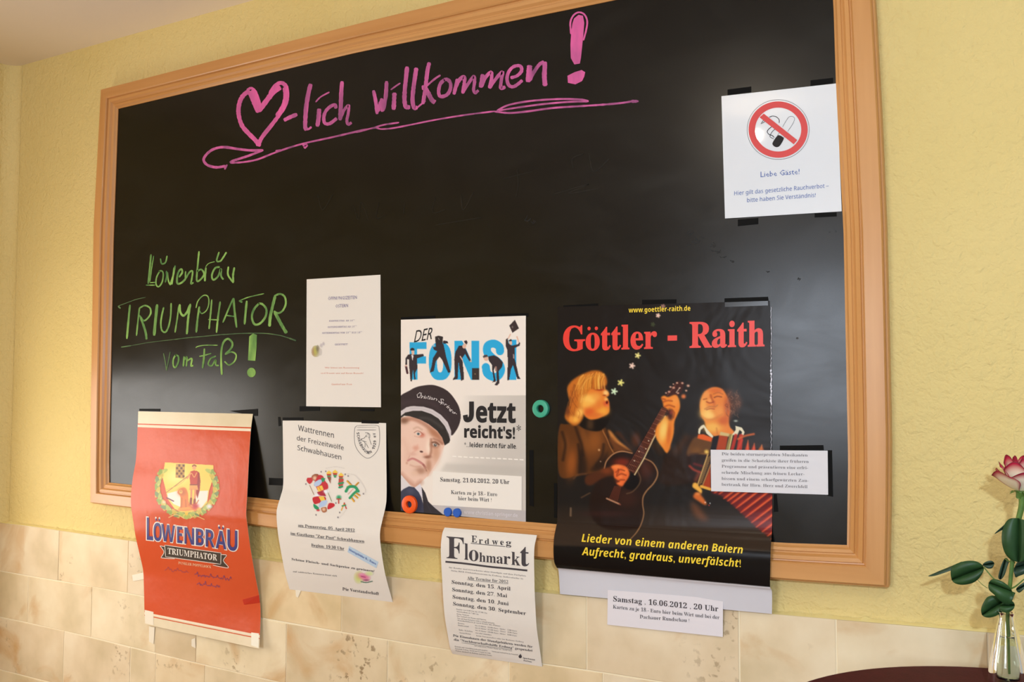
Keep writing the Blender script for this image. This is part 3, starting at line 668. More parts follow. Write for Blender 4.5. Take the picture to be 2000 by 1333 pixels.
for a in ((130,745,42,52,(150,140,100)),(112,750,20,40,(170,120,90)),(125,742,18,45,(190,190,90)),(145,720,14,30,(120,110,90)),(180,690,12,18,(190,180,185)),(200,675,10,16,(180,170,180)),(170,750,12,30,(205,195,195))): cv.blob(*a[:4], a[4], .8)
printed_patch('printed_picture', sh, cv, t, INKP, 1.)
tape(t, BS, [[(585,794),(624,793),(624,803),(585,804)], [(703,798),(731,799),(731,804),(703,803)]])

# ---- card race sheet
W_L = [(552,821),(553,899),(553,948),(548,970),(542,990),(540,1006),(543,1043),(550,1085),(557,1121),(565.6,1152)]
W_R = [(754,827),(754.5,899),(755,965),(753,990),(746,1020),(742,1043),(744,1071),(752,1121),(767,1177)]
sh = Sheet(W_L, W_R)
t = paper('poster', sh, PAPER, None, 'white card tournament sheet with a fan of playing cards, bulging over the frame', nu=14, nv=80)
Tw = (530,800,6.06); Tx = (530,1000,7.016)
b = Batch()
for s_, a, c_, h in (('Wattrennen',(318,250),(740,340),62),('der Freizeitwölfe',(302,365),(857,485),52),('Schwabhausen',(310,482),(828,598),56)): text(b, sh, s_, 'sansr', a, c_, h, Tw, slant=0)
FINAL.append(lambda b=b,t=t: b.build('headline', DGREY, t))
b = Batch()
text(b, sh, 'am Donnerstag, 05. April 2012', 'serifb', (368,205), (1143,275), 38, Tx); text(b, sh, 'im Gasthaus "Zur Post" Schwabhausen', 'serifb', (265,315), (1275,425), 38, Tx); text(b, sh, 'Beginn: 19.30 Uhr', 'serifb', (548,475), (1000,525), 38, Tx)
text(b, sh, 'Schöne Fleisch- und Sachpreise zu gewinnen!', 'serifb', (278,665), (1412,830), 30, Tx); text(b, sh, 'Die Vorstandschaft', 'serifb', (975,1078), (1475,1145), 40, Tx)
for p, q in (((368,212),(1143,284)),((265,322),(1275,434)),((548,484),(1003,536))): ribbon(b, sh, [p, ((p[0]+q[0])/2,(p[1]+q[1])/2), q], 5, Tx, jit=0)
FINAL.append(lambda b=b,t=t: b.build('lettering', DGREY, t))
b = Batch(); text(b, sh, 'auf zahlreiches Kommen freut sich', 'serif', (298,830), (900,892), 22, Tx); FINAL.append(lambda b=b,t=t: b.build('lettering', GREY, t))
LB = mat('light_blue_print', (186,206,226), .6); b = Batch(); polyon(b, sh, [(1065,470),(1470,690),(1440,775),(1045,555)], Tx, eps=.0003); b.build('price_box', LB, t)
b = Batch(); text(b, sh, 'Startgebühr 8.- Euro', 'serifb', (1065,530), (1435,730), 30, Tx, eps=.0008); FINAL.append(lambda b=b,t=t: b.build('lettering', BLUE, t))
# crest
b = Batch()
cr = catmull([(1010,195),(1240,190),(1278,240),(1280,400),(1240,510),(1145,580),(1050,520),(990,410),(985,240),(1010,195)], 6); ribbon(b, sh, cr, 4, Tw, n=1, jit=0)
ribbon(b, sh, [(1010,215),(1240,212)], 2.5, Tw); ribbon(b, sh, [(1010,245),(1240,245)], 5, Tw)
for pts in ([(1110,275),(1160,290),(1165,340)],[(1130,300),(1100,340),(1070,350),(1080,375),(1130,385)],[(1150,320),(1165,360),(1185,420)],[(1090,370),(1110,400),(1110,450)],[(1120,320),(1135,325)],[(1065,350),(1062,365)],[(1140,275),(1150,310)],[(1120,400),(1150,460)]): ribbon(b, sh, pts, 4.5, Tw)
path = catmull([(1008,272),(1018,340),(1040,410),(1085,485),(1145,530),(1205,500),(1235,430),(1240,350),(1232,275)], 20); Lp = np.r_[0, np.cumsum(np.linalg.norm(np.diff(path,axis=0),axis=1))]
def pat(d): return np.array([np.interp(d, Lp, path[:,k]) for k in range(2)])
wd = 'SCHWABHAUSEN 1929 eV'
for k, ch in enumerate(wd):
    if ch == ' ': continue
    d0 = Lp[-1]*(k+.12)/len(wd); d1 = Lp[-1]*(k+.85)/len(wd); a, c_ = pat(d0), pat(d1); dv = (c_-a)/np.linalg.norm(c_-a)
    text(b, sh, ch, 'sansb', tuple(a), tuple(c_), 30, Tw, up=(dv[1],-dv[0]))
FINAL.append(lambda b=b,t=t: b.build('club_crest', DGREY, t))
cv = Canvas(590,905,722,1016,2.2,(232,224,216)); cv.T(*Tw)
YE,OR,RD,GN,BL,SK = (240,200,80),(232,140,60),(198,44,54),(40,150,100),(180,200,232),(232,190,160)
cv.line([(640,700),(760,680),(870,700)], 4, (205,195,190)); cv.line([(900,760),(1000,790),(1110,940),(1100,1010)], 4, (205,195,190)); cv.line([(880,1190),(800,1290)],4,(215,205,200))
cv.poly([(450,810),(485,810),(490,850),(455,885),(420,850),(425,815)], RD, smooth=True); cv.poly([(680,1115),(740,1115),(745,1150),(670,1185)], RD, smooth=True)
cv.line([(455,900),(505,1010)], 8, (150,120,90)); cv.line([(660,960),(715,1090)], 8, (120,130,90))
cv.poly([(480,790),(520,765),(560,775),(560,830),(520,850),(485,830)], (150,80,50), smooth=True); cv.blob(515,815,24,26,SK)
cv.poly([(560,780),(610,790),(640,850),(670,890),(670,940),(620,960),(560,970),(530,920),(505,900),(520,850)], RD, smooth=True); cv.poly([(520,860),(580,830),(600,860),(570,900),(520,915),(505,890)], BL, smooth=True); cv.poly([(590,810),(640,815),(625,860),(600,860)], GN)
cv.poly([(540,920),(600,900),(620,950),(560,980)], YE); cv.line([(560,915),(600,975)], 14, OR); cv.poly([(540,980),(620,960),(650,1030),(560,1020)], (170,40,60)); cv.blob(650,975,30,20,(235,235,245)); cv.blob(540,1020,28,18,(235,235,245))
cv.poly([(490,1050),(560,1030),(640,1040),(640,1090),(570,1110),(510,1120)], RD, smooth=True); cv.poly([(560,1035),(620,1030),(640,1080),(590,1090)], YE); cv.poly([(590,1090),(660,1080),(640,1140),(560,1160)], BL, smooth=True); cv.poly([(500,1120),(560,1160),(560,1195),(510,1170)], GN, smooth=True)
cv.poly([(590,1170),(650,1160),(655,1210),(610,1220)], (160,90,55), smooth=True); cv.blob(622,1185,22,22,SK); cv.blob(555,1195,20,12,RD)
for x, y, n_ in ((683,745,1),(755,735,0),(825,770,2)):
    cv.poly([(x-30,y+5),(x,y-20),(x+30,y+5),(x+28,y+25),(x-28,y+25)], YE); cv.poly([(x-28,y+20),(x+28,y+20),(x+20,y+45),(x-20,y+45)], (190,60,50)); cv.poly([(x-25,y+40),(x+25,y+40),(x+10,y+75),(x-10,y+75)], (70,150,100))
cv.poly([(660,800),(710,800),(700,880)], (140,80,60)); cv.poly([(797,820),(857,820),(850,900),(820,940),(795,900)], (190,70,60)); cv.line([(800,880),(850,870)], 22, GN); cv.line([(805,925),(840,915)],24,GN)
for a, c_ in (((900,850),(940,890)),((900,920),(950,900)),((1030,870),(980,920)),((1045,1020),(1000,990)),((950,1050),(980,1090)),((985,1020),(1020,1050))): cv.line([a, c_], 22, (225,170,60)); cv.line([(a[0]+8,a[1]-4),(c_[0]+8,c_[1]-4)], 7, (140,80,40))
cv.line([(885,970),(920,920),(990,920),(1030,970)], 34, GN); cv.line([(930,1050),(975,1000),(1020,960)], 30, GN); cv.line([(910,1005),(970,940)], 6, (210,110,90))
cv.blob(800,1045,28,26,GN); cv.line([(775,1062),(825,1062)],12,(190,60,50)); cv.line([(798,1075),(798,1112)],14,(190,60,50)); cv.line([(865,1110),(830,1195)],14,(220,160,60)); cv.line([(865,1110),(888,1175)],14,(190,60,50)); cv.line([(840,1145),(880,1135)],16,GN)
for x, y in ((410,885),(530,1250),(790,1280),(910,790),(875,770),(1090,1000),(645,735),(590,740),(765,1110),(810,1222)): cv.blob(x,y,7,9,(90,80,90))
printed_patch('playing_card_picture', sh, cv, t, INKP, .9, .2)
cv = Canvas(690,1112,730,1142,3,(232,224,216)); cv.T(*Tx)
cv.blob(1200,900,60,75,(205,215,120),.9); cv.blob(1270,890,80,40,(226,110,160),.95,15); cv.blob(1340,850,50,30,(205,225,140),.7); cv.blob(1240,860,30,14,(230,150,190)); cv.line([(1230,960),(1300,972),(1385,955)],12,(60,110,90)); cv.line([(1230,885),(1290,900)],6,(120,30,80)); cv.blob(1300,940,45,14,(150,60,100),.8)
printed_patch('pork_picture', sh, cv, t, INKP, .8, .25)
tape(t, BS, [[(552,816),(592,816),(592,822),(552,822)], [(706,821),(740,823),(740,828),(706,828)], [(525,934),(553,935),(553,949),(525,948)], [(543,815),(547,815),(549,832),(544,833)]])
tape(t, Flat(.013), [[(577,1153),(588,1154),(582,1168),(578,1166)]], WTAPE)

# ---- flea market sheet
sh = Sheet([(868.6,1031),(864,1042),(861,1068),(862,1104),(864,1140),(866,1176),(869,1208),(874,1238),(879,1266),(884,1278)], [(1048.6,1046),(1044,1068),(1043,1092),(1043.5,1128),(1044.4,1164),(1045.5,1184),(1048,1226),(1054,1268),(1059,1303)], (.036,.0135), (.036,.0135))
t = paper('poster', sh, PAPER, None, 'white flea market sheet hanging from the lower frame over the tiles', nu=14, nv=80)
Tf = (850,1020,8.332); Tg = (850,1160,8.332); b = Batch()
text(b, sh, 'E', 'serifb', (592,332), (682,342), 112, Tf); 
for ch, x0, y0, x1, y1, h in (('r',712,352,775,357,82),('d',808,358,880,364,78),('w',925,368,1025,376,82),('e',1058,374,1118,380,80),('g',1150,384,1240,392,82)): text(b, sh, ch, 'serifb', (x0,y0), (x1,y1), h*(1.0 if ch == 'd' else 1.22) if ch != 'd' else 88, Tf)
bu = Batch(); ribbon(bu, sh, [(580,348),(860,375),(1140,402)], 10, Tf, jit=0, taper=False); bu.build('underline', DGREY, t)
for ch, x0, y0, x1, y1, h in (('F',185,590,465,612,350),('l',475,612,540,622,262),('o',550,630,705,640,250),('h',718,648,822,655,150),('m',830,656,990,672,155),('a',1000,672,1105,684,160),('r',1112,684,1225,696,185),('k',1240,698,1385,714,210),('t',1385,712,1530,724,330)): text(b, sh, ch, 'serifb', (x0,y0), (x1,y1), h, Tf)
bu = Batch(); ribbon(bu, sh, [(168,648),(500,680),(900,732),(1200,760),(1500,792)], 30, Tf, jit=0, taper=False); bu.build('underline', DGREY, t)
FINAL.append(lambda b=b,t=t: b.build('headline', DGREY, t, 'bold headline lettering'))
b = Batch()
for s_, x0, y0, x1, y1, h in (('Sonntag, den 15. April',270,1005,1225,1118,58),('Sonntag, den 27. Mai',278,1128,1170,1232,58)): text(b, sh, s_, 'serifb', (x0,y0), (x1,y1), h, Tf)
text(b, sh, 'Sonntag, den 10. Juni', 'serifb', (285,80), (1195,195), 58, Tg); text(b, sh, 'Sonntag, den 30. September', 'serifb', (292,192), (1478,352), 58, Tg)
text(b, sh, 'Alle Termine für 2012', 'serif', (520,935), (1188,1000), 48, Tf); ribbon(b, sh, [(518,943),(850,978),(1188,1012)], 5, Tf, jit=0)
text(b, sh, 'Die Einnahmen der Standgebühren werden für', 'serifb', (290,700), (1585,885), 36, Tg); text(b, sh, 'die "Nachbarschaftshilfe Erdweg" gespendet', 'serifb', (305,765), (1585,948), 36, Tg); ribbon(b, sh, [(430,800),(840,860),(1250,915)], 5, Tg, jit=0)
FINAL.append(lambda b=b,t=t: b.build('lettering', DGREY, t))
b = Batch()
text(b, sh, 'für Käufer und Erwachsene ohne Standgeb. auf dem Parkplatz', 'serif', (225,752), (1478,890), 22, Tf); text(b, sh, 'beim REB Einkaufszentrum in Erdweg, Indersdorfer St.', 'serif', (262,802), (1440,940), 22, Tf)
def waste(y0, x0, x1, sl=.135): return (x0, y0), (x1, y0+(x1-x0)*sl)
for s_, y0, x0, x1 in (('Beginn von 8.00 Uhr bis 17.00 Uhr',262,345,850),('Standaufbau ab 7.00 Uhr',300,350,710),('Keine Neuware',340,352,555),('Der Verkauf von Waren und Speisen',375,355,830),('Nur auf dem Parkplatz wird es erlaubt gemacht',412,360,965),('Standgebühren je nach Größe des Platzes',445,365,1060),('Kosten:',490,370,480),('Kinderstand:',525,372,550),
    ('bis 3 Meter  10,00 Euro  Meter   5,00 Euro',530,650,1330),('bis 6 Meter  15,00 Euro  Meter   8,00 Euro',568,652,1335),('bis 9 Meter  20,00 Euro  Meter   9,00 Euro',608,655,1330),('frei aber anmelden',650,660,915),('Info Telefon',600,385,610),('Anmeldung',645,390,580),('beim Veranstalter oder im Rathaus Erdweg',695,670,1440),
    ('Kontakt und Anmeldung jederzeit möglich',870,320,850),('Gemeinde Erdweg, Markt und Termine im Jahr',905,325,905),('Weitere Auskunft im Rathaus und beim Verein',940,330,920),('bei schlechtem Wetter findet der Markt statt',860,640,1250),('Telefon und Auskunft bei der Gemeinde',950,920,1350)): 
    p, q = waste(y0, x0, x1); text(b, sh, s_, 'serif', p, q, 20, Tg)
FINAL.append(lambda b=b,t=t: b.build('lettering', GREY, t))
b = Batch(); polyon(b, sh, ell(1385,1025,26,28), Tg); polyon(b, sh, ell(1390,990,8,8,n=8), Tg); text(b, sh, 'Sparkasse', 'sansb', (1430,1060), (1625,1090), 22, Tg); text(b, sh, 'Dachau', 'sansb', (1440,1100), (1570,1122), 20, Tg); FINAL.append(lambda b=b,t=t: b.build('bank_logo', DGREY, t))

# ---- red beer poster
sh = Sheet([(270,804),(269,835),(266,895),(260,931),(256.6,960),(256,987),(260,1015),(265,1048),(272.8,1083),(279.4,1113),(281,1140),(282.2,1191),(282.6,1220)], [(494,809),(490,841),(486,903),(483,965),(481,1005),(483.5,1028),(489,1070),(498,1122),(507,1170),(509,1209),(506,1268)], (.0135,.02), (.0135,.03))
CREAM = mat('cream_print', (224,206,172), .35, noise=(236,220,190), nscale=9, spec=.5, bump=.25, bscale=7, bdist=.01)
REDP = mat('red_print', (208,80,44), .27, noise=(214,88,50), nscale=4, spec=.24, bump=.35, bscale=5, bdist=.016)
t = paper('poster', sh, CREAM, None, 'red and cream beer poster with a wreath emblem at the board lower left', nu=20, nv=80)
u, v = np.meshgrid(np.linspace(0,1,30), np.linspace(0,1,90)); vt = .075+u*0; vb = .945-u*.0
vv = vt+(vb-vt)*v; mesh('red_field', sh.P(u.ravel(), vv.ravel(), .0003), gridfaces(30,90), REDP, t, smooth=True)
b = Batch(); uu = np.linspace(0,1,24)
for v0, v1, e in ((.064,.0755,.0004),(.945,.953,.0004)):
    b = Batch(); P0 = sh.P(uu, uu*0+v0, e); P1 = sh.P(uu, uu*0+v1, e); b.add(np.vstack([P0,P1]), [(k,24+k,25+k,k+1) for k in range(23)])
    b.build('cream_line', mat('cream_line', (240,222,196), .5), t)
b = Batch()
for v0, v1 in ((.058,.0635),(.957,.961)):
    b = Batch(); P0 = sh.P(uu, uu*0+v0, .0004); P1 = sh.P(uu, uu*0+v1, .0004); b.add(np.vstack([P0,P1]), [(k,24+k,25+k,k+1) for k in range(23)])
    b.build('red_line', REDP, t)
Tr = (240,790,5.331); Tq = (250,1000,4.596)
cv = Canvas(303,898,430,1020,2.2,(206,66,34)); cv.T(*Tr)
cv.poly([(440,605),(945,635),(945,760),(900,900),(880,1030),(800,1100),(640,1140),(540,1090),(470,990),(440,860),(415,760)], (238,205,92)); cv.blob(560,740,120,90,(250,236,150),.8)
cv.poly([(465,930),(600,895),(600,1070),(530,1040),(470,970)], (236,226,214)); cv.poly([(800,905),(890,900),(880,1000),(820,1080),(770,1070),(760,960)], (236,226,214))
cv.poly([(555,620),(650,625),(640,775),(550,765)], (196,150,80)); 
for x in range(4):
    for y in range(5):
        if (x+y)%2: cv.poly([(558+22*x,628+28*y),(578+22*x,628+28*y),(578+22*x,650+28*y),(558+22*x,650+28*y)], (110,70,50))
cv.line([(455,920),(560,840),(690,740)], 7, (160,90,50)); cv.line([(440,900),(600,830),(680,750)], 4, (200,150,80))
cv.poly([(765,690),(800,715),(810,800),(802,900),(778,985),(758,900),(765,800)], (150,36,34)); cv.poly([(705,702),(745,688),(785,705),(780,780),(772,842),(705,842),(698,770)], (192,62,44))
cv.poly([(700,835),(775,835),(787,892),(693,892)], (228,156,86)); cv.line([(716,890),(712,1030)],20,(216,136,92)); cv.line([(757,890),(748,1040)],20,(216,136,92)); cv.line([(712,985),(708,1040)],24,(140,56,36)); cv.line([(750,995),(746,1048)],24,(140,56,36)); cv.line([(708,720),(672,770)],18,(226,150,100)); cv.poly(ell(745,660,20,24), (228,160,112)); cv.line([(727,645),(745,634),(764,645)],14,(150,80,44)); cv.line([(720,720),(745,760),(770,715)],8,(228,170,100)); cv.line([(702,840),(775,840)],8,(120,50,36))
cv.poly([(570,920),(600,880),(650,870),(680,930),(690,1020),(730,1080),(760,1100),(590,1110),(610,1040),(600,960)], (224,126,52), smooth=True); cv.blob(610,905,30,26,(232,140,60)); cv.blob(618,915,42,40,(186,92,42),.8); cv.poly(ell(606,912,18,20), (236,170,84)); cv.line([(600,905),(612,905)],5,(90,40,20)); cv.line([(615,980),(610,1090)],18,(204,108,44)); cv.line([(655,1000),(660,1090)],18,(204,108,44)); cv.line([(690,1050),(760,1040),(790,1000)],10,(196,100,44)); cv.line([(590,1095),(690,1085),(760,1100)],26,(230,150,60)); cv.blob(755,1065,35,30,(190,40,50)); cv.poly([(590,1130),(700,1110),(730,1150),(650,1165)], (240,190,70), smooth=True)
for k in range(17):
    f = k/16
    for sd in (-1, 1):
        a = math.radians(200+f*150*-1) if False else None
        ang = math.radians(168+f*-0) 
        th = math.radians(150-12+f*0)
        tt = math.radians(-35+f*118); cx = 665+sd*300*math.cos(tt)*1.02; cy = 870+290*math.sin(tt)
        g = [(176,186,92),(140,160,70),(206,176,70),(120,140,90)][k%4]
        cv.poly(ell(cx, cy, 62, 22, math.degrees(math.atan2(math.cos(tt)*290, -sd*300*math.sin(tt)))+sd*(28 if k%2 else -30)+180), g, al=.95); cv.poly(ell(cx+8, cy+4, 24, 6, 60*sd), (226,206,110), al=.8)
cv.line([(640,1190),(560,1150),(480,1180)],8,(236,200,120)); cv.line([(700,1190),(760,1165),(850,1200)],8,(236,200,120)); cv.blob(900,1065,26,22,(230,225,225)); cv.blob(430,1020,20,18,(215,205,160)); cv.line([(460,975),(530,1010)],12,(110,40,70))
printed_patch('emblem_picture', sh, cv, t, GLOSS, .9, .3, eps=.0007)
WHT = mat('white_ink', (234,224,214), .5); NAVY = mat('navy_ink', (52,48,122), .4)
b = Batch(); b2 = Batch()
BR = [('L',(172,252),(228,258),188),('Ö',(232,258),(305,266),150),('W',(302,262),(424,278),142),('E',(444,279),(490,285),138),('N',(510,287),(596,298),138),('B',(612,300),(682,309),140),('R',(700,312),(780,324),145),('Ä',(790,326),(885,340),150),('U',(895,342),(985,356),172)]
for ch, p, q, h in BR:
    text(b, sh, ch, 'sansb', (p[0]-9,p[1]+7), (q[0]+9,q[1]+9), h+16, Tq, eps=.0007); text(b2, sh, ch, 'sansb', p, q, h, Tq, eps=.0012)
FINAL.append(lambda b=b,t=t: b.build('headline_outline', WHT, t)); FINAL.append(lambda b=b2,t=t: b.build('headline', NAVY, t))
b = Batch()
polyon(b, sh, [(335,302),(840,372),(838,470),(342,402)], Tq, eps=.0009); polyon(b, sh, [(292,308),(335,316),(345,402),(425,418),(302,412),(328,360)], Tq, eps=.0008); polyon(b, sh, [(838,385),(885,394),(858,440),(900,502),(765,476),(838,466)], Tq, eps=.0008)
b.build('ribbon_banner', mat('banner_black', (62,50,44), .4), t)
b = Batch(); text(b, sh, 'TRIUMPHATOR', 'serifb', (360,378), (805,440), 54, Tq, eps=.0015)
for pts in ([(335,300),(590,336),(842,370)],[(838,370),(836,470)],[(836,472),(590,438),(340,404)],[(333,300),(341,404)],[(290,306),(333,314)],[(290,306),(326,360),(300,412)],[(300,414),(360,420),(425,422)],[(842,384),(888,392),(860,440),(904,504),(765,480)]): ribbon(b, sh, pts, 5, Tq, eps=.0012, jit=0)
FINAL.append(lambda b=b,t=t: b.build('banner_lettering', WHT, t))
b = Batch(); text(b, sh, 'DUNKLER DOPPELBOCK', 'serifb', (455,470), (750,508), 22, Tq, eps=.0009); FINAL.append(lambda b=b,t=t: b.build('lettering', mat('pale_ink', (240,190,150), .5), t))
b = Batch()
for x0, x1, y0, n_ in ((330,560,520,5),(600,940,570,10),(620,835,650,7)):
    pts = [(x0+(x1-x0)*k/(4*n_), y0+(x1-x0)*k/(4*n_)*.14+rng.uniform(-15,9)-(22 if k%7 == 3 else 0)) for k in range(4*n_)]; ribbon(b, sh, pts, 4 if x0 > 500 else 2.2, Tq, eps=.0008, n=4)
b.build('script_lines', mat('violet_script', (128,62,110), .5), t)
tape(t, BS, [[(272,799),(313,799),(313,804),(272,803)], [(448,803),(503.5,799),(503.5,813),(494,813),(494,806),(448,806)][:4]])
tape(t, sh, [[(474,1172),(506,1163),(508,1178),(477,1182)]], mat('red_tape', (190,40,24), .3), 'tape_patch')
tape(t, sh, [[(283,1192),(300,1196),(300,1222),(284,1218)]], WTAPE)
tape(t, Flat(.0135), [[(258,1124),(280,1119),(281,1132),(260,1136)], [(291,1224),(302,1226),(300,1259),(291,1254)], [(374,1250),(381,1247),(382,1267),(374,1263)]], WTAPE)
tape(t, Flat(.0145), [[(387,1239),(392,1238),(406,1246),(400,1247)]], WTAPE)
tape(t, sh, [[(491,1236),(506,1238),(505,1266),(491,1261)]], mat('white_card', (246,240,222), .5))

# ---- comedian poster
sh = Sheet([(783,625),(783,998)], [(1027,617),(1027,1021)], (.0135,.0135), (.0135,.0135))
t = empty('poster', sh.P(np.array([.5]),np.array([1.]))[0], 'tall white poster with cyan capitals and a frowning man in a peaked cap', 'poster')
cv = Canvas(780,612,1030,1024,2.2,(240,229,220))
Ta = (770,600,7.407); Tb = (770,740,8.333); Tc = (770,860,8.333); Td = (880,760,4.938)
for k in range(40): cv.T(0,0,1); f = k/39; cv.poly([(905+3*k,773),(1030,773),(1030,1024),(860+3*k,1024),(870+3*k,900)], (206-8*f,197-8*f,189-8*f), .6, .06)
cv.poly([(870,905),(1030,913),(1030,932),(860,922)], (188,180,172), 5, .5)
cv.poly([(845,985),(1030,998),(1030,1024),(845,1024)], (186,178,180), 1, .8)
cv.T(*Ta); CY = (28,168,222)
cv.poly([(220,512),(465,508),(465,608),(330,608),(330,715),(460,715),(460,820),(335,820),(340,1052),(235,1052)], CY)
cv.poly(np.array([(500+165+165*np.sign(math.cos(a))*abs(math.cos(a))**.8, 785+275*np.sign(math.sin(a))*abs(math.sin(a))**.8) for a in np.linspace(0,6.2832,60,endpoint=False)]), CY)
cv.poly(np.array([(664+45*np.sign(math.cos(a))*abs(math.cos(a))**.8, 800+148*np.sign(math.sin(a))*abs(math.sin(a))**.8) for a in np.linspace(0,6.2832,40,endpoint=False)]), (240,229,220))
cv.poly([(870,490),(985,490),(1118,780),(1115,490),(1230,490),(1230,1055),(1110,1055),(985,760),(985,1052),(870,1052)], CY)
cv.line([(1530,640),(1520,575),(1440,530),(1355,560),(1345,650),(1410,730),(1510,810),(1545,910),(1500,1000),(1420,1010),(1345,960),(1325,870)], 116, CY, .8)
cv.poly([(1290,640),(1400,640),(1400,560),(1460,555),(1465,645),(1590,648),(1590,700),(1450,700)], (240,229,220), al=0.0); cv.poly([(1655,475),(1768,475),(1765,1055),(1650,1055)], CY)
DK = (44,30,38); SKN = (226,182,160); OL = dict(soft=.5)
def man(p, c=DK): cv.poly(p, c, .35)
man([(200,690),(245,680),(300,690),(420,680),(430,710),(330,745),(335,890),(300,960),(310,1050),(290,1052),(270,900),(255,1080),(235,1075),(215,850),(215,760),(188,755),(185,840),(160,840),(165,740)]); cv.poly([(248,695),(280,700),(264,780)], (235,230,230)); man([(230,612),(255,588),(290,600),(295,628),(235,632)]); cv.poly([(246,632),(290,630),(290,688),(255,697)], SKN); cv.line([(172,865),(190,955)], 32, (70,30,40)); cv.blob(170,850,16,14,SKN)
man([(590,430),(640,415),(705,430),(700,540),(600,555)],(38,28,32)); man([(600,545),(700,535),(782,525),(770,495),(715,485),(705,500),(735,640),(750,720),(795,870),(815,945),(780,952),(690,760),(655,720),(600,790),(572,930),(512,952),(540,860),(560,740),(622,640),(575,620),(558,580),(600,575)]); cv.blob(572,560,10,20,(180,190,200)); cv.line([(640,450),(650,475)],8,(160,150,150))
man([(935,560),(990,558),(1035,610),(1110,780),(1085,785),(1025,680),(985,740),(1005,960),(1010,1050),(965,1070),(960,1000),(930,790),(918,1040),(848,1058),(850,1040),(880,1000),(868,760),(885,650)]); cv.poly([(1000,540),(1040,530),(1035,590),(1000,600),(985,570)], SKN, smooth=True); man([(1008,495),(1045,480),(1062,510),(1050,545),(1020,520)]); cv.line([(955,715),(985,765)],16,SKN); cv.blob(1108,785,14,14,SKN); man([(1125,885),(1230,885),(1230,1056),(1125,1056)],(48,36,34)); cv.blob(1170,970,8,8,(170,140,100))
man([(1360,715),(1440,700),(1500,725),(1572,800),(1560,870),(1510,930),(1522,1100),(1490,1135),(1450,1130),(1482,1080),(1480,920),(1460,860),(1440,920),(1472,1080),(1415,1092),(1440,1060),(1415,900),(1415,840),(1370,780)]); cv.poly([(1290,735),(1350,715),(1362,765),(1320,780)], SKN, smooth=True); man([(1280,720),(1300,695),(1345,690),(1355,720),(1290,735)],(70,60,62)); cv.line([(1470,870),(1475,920)],26,(150,110,100))
man([(1745,185),(1805,310),(1710,375),(1663,270)],(50,34,36)); man([(1640,450),(1655,530),(1700,560),(1790,540),(1808,510),(1822,520),(1815,560),(1745,592),(1745,760),(1780,900),(1800,1000),(1828,1042),(1780,1042),(1718,840),(1690,900),(1662,1060),(1635,1062),(1642,780),(1635,620),(1610,560),(1615,470)]); cv.poly([(1660,500),(1695,485),(1705,540),(1675,545)], SKN, smooth=True); man([(1655,485),(1690,462),(1705,490),(1665,500)]); cv.line([(1650,455),(1680,395)],16,SKN); cv.line([(1800,505),(1775,430)],18,SKN); cv.line([(1725,690),(1730,740)],16,(170,150,150)); cv.blob(1710,290,12,16,(120,105,100))
# the frowning man
cv.T(*Tb)
cv.poly([(90,560),(110,640),(250,600),(420,620),(560,720),(700,850),(790,960),(825,1080),(795,1150),(750,1260),(700,1350),(640,1450),(560,1570),(480,1650),(400,1720),(330,1772),(250,1730),(180,1640),(90,1565)], (236,198,180), .5)
cv.line([(150,670),(300,655),(430,705),(560,790),(700,920),(790,1040)], 70, (156,92,66), 10, .55); cv.blob(650,900,120,55,(176,112,78),.75,35); cv.blob(160,690,70,50,(110,72,50),.7)
cv.blob(675,1180,70,180,(202,146,116),.75); cv.blob(560,1110,45,120,(250,226,208),.8); cv.line([(600,990),(598,1080),(600,1180),(585,1250)], 30, (158,98,72), 9, .8)
cv.blob(665,1070,70,50,(140,84,60),.8); cv.poly(ell(665,1080,45,26,25), (200,180,170), .8); cv.poly(ell(668,1082,24,24), (82,76,72), .6); cv.line([(615,1040),(670,1035),(730,1075)],16,(96,56,42),4,.8); cv.blob(672,1076,8,8,(220,220,220)); cv.line([(640,980),(720,1010),(780,1060)],22,(140,80,56),8,.6)
cv.blob(450,920,50,40,(206,112,92),.8); cv.poly(ell(395,902,42,21,15), (222,208,200), .8); cv.poly(ell(392,900,22,21), (104,118,122), .6); cv.poly(ell(392,903,11,11), (50,50,55), .4); cv.line([(325,880),(375,852),(430,870),(470,910)],10,(150,90,72),3,.8); cv.line([(330,935),(400,955),(470,950)],10,(206,150,130),5,.7); cv.line([(320,815),(380,792),(450,830)],18,(196,150,126),9,.7); cv.line([(150,1000),(220,1180),(200,1330)],40,(222,176,156),30,.6); cv.blob(300,1230,60,30,(214,158,140),.5); cv.line([(250,1260),(230,1300)],10,(190,130,110),6,.5)
cv.blob(350,1130,50,38,(216,146,124),.7); cv.poly(ell(442,1190,28,13,10), (66,26,26), 1.); cv.blob(540,1275,60,26,(132,74,54),.85); cv.blob(500,1235,45,26,(226,172,150),.8); cv.line([(380,1080),(360,1160),(300,1200)],14,(222,160,140),8,.6)
cv.line([(225,1335),(300,1305),(390,1345),(470,1400),(505,1450)], 34, (200,126,124), 4, .95); cv.line([(235,1322),(300,1296),(400,1334),(490,1400)],8,(176,110,100),5,.45); cv.poly([(235,1345),(310,1335),(410,1390),(430,1420),(320,1412),(235,1385)], (230,196,176), 4, .8, smooth=True); cv.line([(260,1408),(340,1432),(430,1428)], 14, (190,132,110), 9, .55); cv.line([(470,1400),(508,1450),(525,1500)], 14, (128,74,58), 6, .85); cv.blob(205,1375,18,22,(200,140,116),.6)
